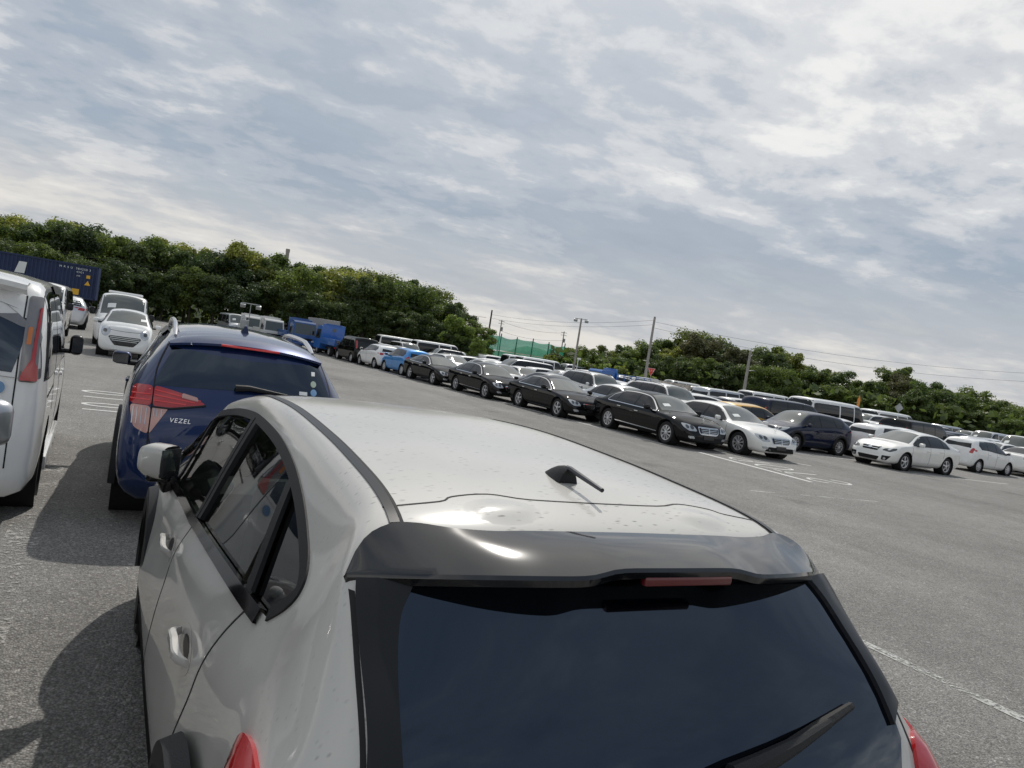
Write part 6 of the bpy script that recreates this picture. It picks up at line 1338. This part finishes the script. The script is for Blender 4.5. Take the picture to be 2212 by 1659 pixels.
T1 = pole(32.2, 78, 7.35, .15, 'lamp pole with two floodlights on a crossarm behind the parked rows', 'concrete_pole', 'flood', 'lamp_pole', 'lamp')
T2 = pole(37.9, 72, 8.15, .17, 'tall concrete pole above the rusty-panel truck', 'concrete_pole')
T3 = pole(45.45, 80, 6.65, .20, 'stout concrete pole with a small bracket in front of the right-hand wood', 'concrete_pole', 'hook')
T4 = pole(25.9, 150, 9.6, .16, 'distant utility pole with transformer behind the left end of the green netting', 'concrete_pole', 'cross')
T5 = pole(31.0, 150, 9.2, .16, 'distant utility pole with crossarms behind the right end of the green netting', 'concrete_pole', 'cross')
T6 = pole(6.7, 62, 3.0, .05, 'short lamp post with two small white floodlights beside the silver-white van', 'galv', 'flood', 'lamp_post', 'lamp')
b6 = pol(6.45, 61.4); thing('control_cabinet', MB().rbox((0,0,.8), (.55,.4,1.6), .03), 'galv', 'grey metal control cabinet at the foot of the short lamp post', 'cabinet', b6)
pw = pol(32.45, 70); ew = empty('sign_post', pw); tag(ew, 'thin white sign post in front of the bushes near the lamp pole', 'sign'); part('post', MB().tube([(0,0,0),(0,0,2.9)], .04, 8), 'paper', ew); part('plate', MB().box((.1,0,2.85), (.35,.03,.18), -R(32)), 'paper', ew)
def wire(name, a, b, sag, label, r=.012):
    a, b = Vector(a), Vector(b); pts = [tuple(a+(b-a)*t-Vector((0,0,sag*4*t*(1-t)))) for t in np.linspace(0, 1, 17)]; thing(name, MB().tube(pts, r, 5), 'cable', label, 'cable')
wire('overhead_cable', T2-Vector((0,0,.5)), at(2215, 806, 95), .8, 'upper overhead cable running right from the tall concrete pole')
wire('overhead_cable', T2-Vector((0,0,1.1)), at(2215, 824, 95), .9, 'lower overhead cable running right from the tall concrete pole')
wire('overhead_cable', T0-Vector((0,0,.6)), T2-Vector((0,0,.35)), .6, 'upper overhead cable between the wooden pole and the tall concrete pole'); wire('overhead_cable', T0-Vector((0,0,1.1)), T2-Vector((0,0,.8)), .6, 'lower overhead cable between the wooden pole and the tall concrete pole')
wire('distant_cable', T4-Vector((0,0,.3)), T5-Vector((0,0,.3)), .7, 'upper distant cable between the two far utility poles', .02); wire('distant_cable', T4-Vector((0,0,2.3)), T5-Vector((0,0,1.9)), .7, 'lower distant cable between the two far utility poles', .02)
wire('overhead_cable', at(-5, 523, 82), at(1050, 686, 84), .2, 'long overhead cable strung in front of the left-hand wood', .016)
# green netting screen
mat('net_post', (.06,.09,.08), .7)
def net_mat():
    m = bpy.data.materials.new('netting'); m.use_nodes = True; t = m.node_tree; t.nodes.clear(); L = t.links.new; o = t.nodes.new('ShaderNodeOutputMaterial'); d = t.nodes.new('ShaderNodeBsdfDiffuse'); tl = t.nodes.new('ShaderNodeBsdfTranslucent'); tp = t.nodes.new('ShaderNodeBsdfTransparent')
    tcn = t.nodes.new('ShaderNodeTexCoord'); n = t.nodes.new('ShaderNodeTexNoise'); n.inputs['Scale'].default_value = 1.5; n.inputs['Detail'].default_value = 4; L(tcn.outputs['Object'], n.inputs['Vector']); r_ = t.nodes.new('ShaderNodeValToRGB'); r_.color_ramp.elements[0].color = (.03,.26,.17,1); r_.color_ramp.elements[1].color = (.07,.44,.29,1); L(n.outputs['Fac'], r_.inputs[0]); L(r_.outputs[0], d.inputs[0]); L(r_.outputs[0], tl.inputs[0])
    a = t.nodes.new('ShaderNodeMixShader'); a.inputs[0].default_value = .45; L(d.outputs[0], a.inputs[1]); L(tl.outputs[0], a.inputs[2]); b = t.nodes.new('ShaderNodeMixShader'); b.inputs[0].default_value = .18; L(a.outputs[0], b.inputs[1]); L(tp.outputs[0], b.inputs[2]); L(b.outputs[0], o.inputs[0]); MATS['netting'] = m
net_mat()
e = empty('net_screen', pol(28, 92)); tag(e, 'green netting screen on posts between the two woods', 'netting'); base = pol(28, 92); rt = Vector((math.cos(R(27)), -math.sin(R(27)), 0)); W_ = 10.4
for k in range(6):
    x = -W_/2+W_*k/5; part('post', MB().tube([tuple(rt*x+Vector((0,0,-.1))), tuple(rt*x+Vector((0,0,4.7+.15*(k % 2))))], .07, 8), 'net_post', e)
bk = rt.cross(Vector((0,0,1)))
for lev, (z0, z1) in enumerate(((.1, 2.6), (2.65, 4.5))):
    for k in range(5):
        m = MB(); v = []; nu, nv = 9, 6; x0 = -W_/2+W_*k/5; sg_ = rng.uniform(.05, .3)
        for j in range(nv):
            for i in range(nu):
                u = i/(nu-1); z = z0+(z1-z0)*j/(nv-1); 
                if j == nv-1: z -= sg_*4*u*(1-u)*(1 if lev else .3)
                v.append(tuple(rt*(x0+W_/5*u)+Vector((0,0,z))+bk*(.10*math.sin(u*9+k)+.05*math.sin(j*2+k)+.12*lev)))
        m.add(v, [(j*nu+i, j*nu+i+1, (j+1)*nu+i+1, (j+1)*nu+i) for j in range(nv-1) for i in range(nu-1)]); part('net_panel', m, 'netting', e)
mat('soil', (.24,.20,.15), .95, var=.3, vscale=.8, bump=.4, bscale=2)
hm = MB(); v = []; 
for j in range(9):
    for i in range(24): u = i/23*2-1; w_ = j/8; v.append((u*13, w_*9, max(-.1, 4.3*math.sin(math.pi*w_*.5)*(1-u*u)**.7+.35*math.sin(u*11+w_*5)*w_)))
hm.add(v, [(j*24+i, j*24+i+1, (j+1)*24+i+1, (j+1)*24+i) for j in range(8) for i in range(23)])
o = link('earth_mound', mesh_of('earth_mound', hm, [MATS['soil']]), None, pol(30.2, 112), -R(29)); o['kind'] = 'structure'
# signs
mat('sign_red', (.62,.035,.03), .4); mat('sign_orange', (.75,.28,.06), .6)
def sign(az, d, label, build, h):
    p = pol(az, d); e = empty('road_sign', p, -R(az)); e.scale = (.8, .8, 1); tag(e, label, 'sign'); part('post', MB().tube([(0,.03,-.1),(0,.03,h)], .03, 8), 'galv', e); build(e, h)
def stop_b(e, h):
    tri = [(-.40, h), (.40, h), (0, h-.70)]; pl = part('plate', MB().add([(x, y, z) for y in (0,.02) for x, z in tri], [(0,2,1),(3,4,5),(0,1,4,3),(1,2,5,4),(2,0,3,5)]), 'sign_red', e, False)
    br = MB()
    for a_, b_ in ((0,1),(1,2),(2,0)): c_ = Vector((0, h-.23)); A = Vector(tri[a_])*.93+c_*.07; B = Vector(tri[b_])*.93+c_*.07; br.tube([(A.x,-.004,A.y),(B.x,-.004,B.y)], .014, 4)
    part('border', br, 'paper', pl)
    ch = MB(); zc_ = h-.19                                # the three characters of the Japanese stop sign, as strokes
    def st(pts, ox): ch.tube([(ox+x*.15, -.006, zc_+z*.17) for x, z in pts], .010, 4)
    for pts in ([(-.05,.5),(-.05,-.45)], [(-.05,.05),(.4,.05)], [(-.35,.15),(-.35,-.45)], [(-.5,-.48),(.5,-.48)]): st(pts, -.2)
    for pts in ([(-.35,.3),(.35,.3)], [(-.35,.02),(.35,.02)], [(0,.5),(0,-.3),(-.25,-.4),(-.2,-.2),(.3,-.42)]): st(pts, 0)
    for pts in ([(-.2,.5),(-.2,-.5)], [(-.42,.2),(-.1,.2),(-.42,-.2)], [(-.15,.05),(.15,.3),(.15,-.35),(.42,-.3)]): st(pts, .2)
    part('characters', ch, 'paper', pl)
sign(38.3, 60, 'red triangular Japanese stop sign beside the tall concrete pole', stop_b, 2.85)
sign(53.4, 70, 'narrow orange banner sign standing above the far vans', lambda e, h: part('banner', MB().add([(x, y, z) for y in (0,.03) for x, z in ((-.13,h-1.2),(.13,h-1.2),(.15,h-.3),(0,h+.15),(-.15,h-.3))], [(4,3,2,1,0),(5,6,7,8,9)]+[(i, (i+1) % 5, (i+1) % 5+5, i+5) for i in range(5)]), 'sign_orange', e, False), 3.3)
sign(56.0, 72, 'small grey diamond sign seen from behind, right of the orange banner', lambda e, h: part('plate', MB().box((0,0,h), (.62,.03,.62), 0, 0, R(45)), 'galv', e, False), 2.85)
p_ = pol(8.75, 420); thing('chimney_stack', MB().lathe([(1.6,-1),(1.0,41.0),(1.15,41.3),(1.15,43.0),(.1,43.0)], (0,0,0), 16, 'Z'), 'concrete_pole', 'grey chimney top peeping over the left-hand wood', 'chimney', p_)
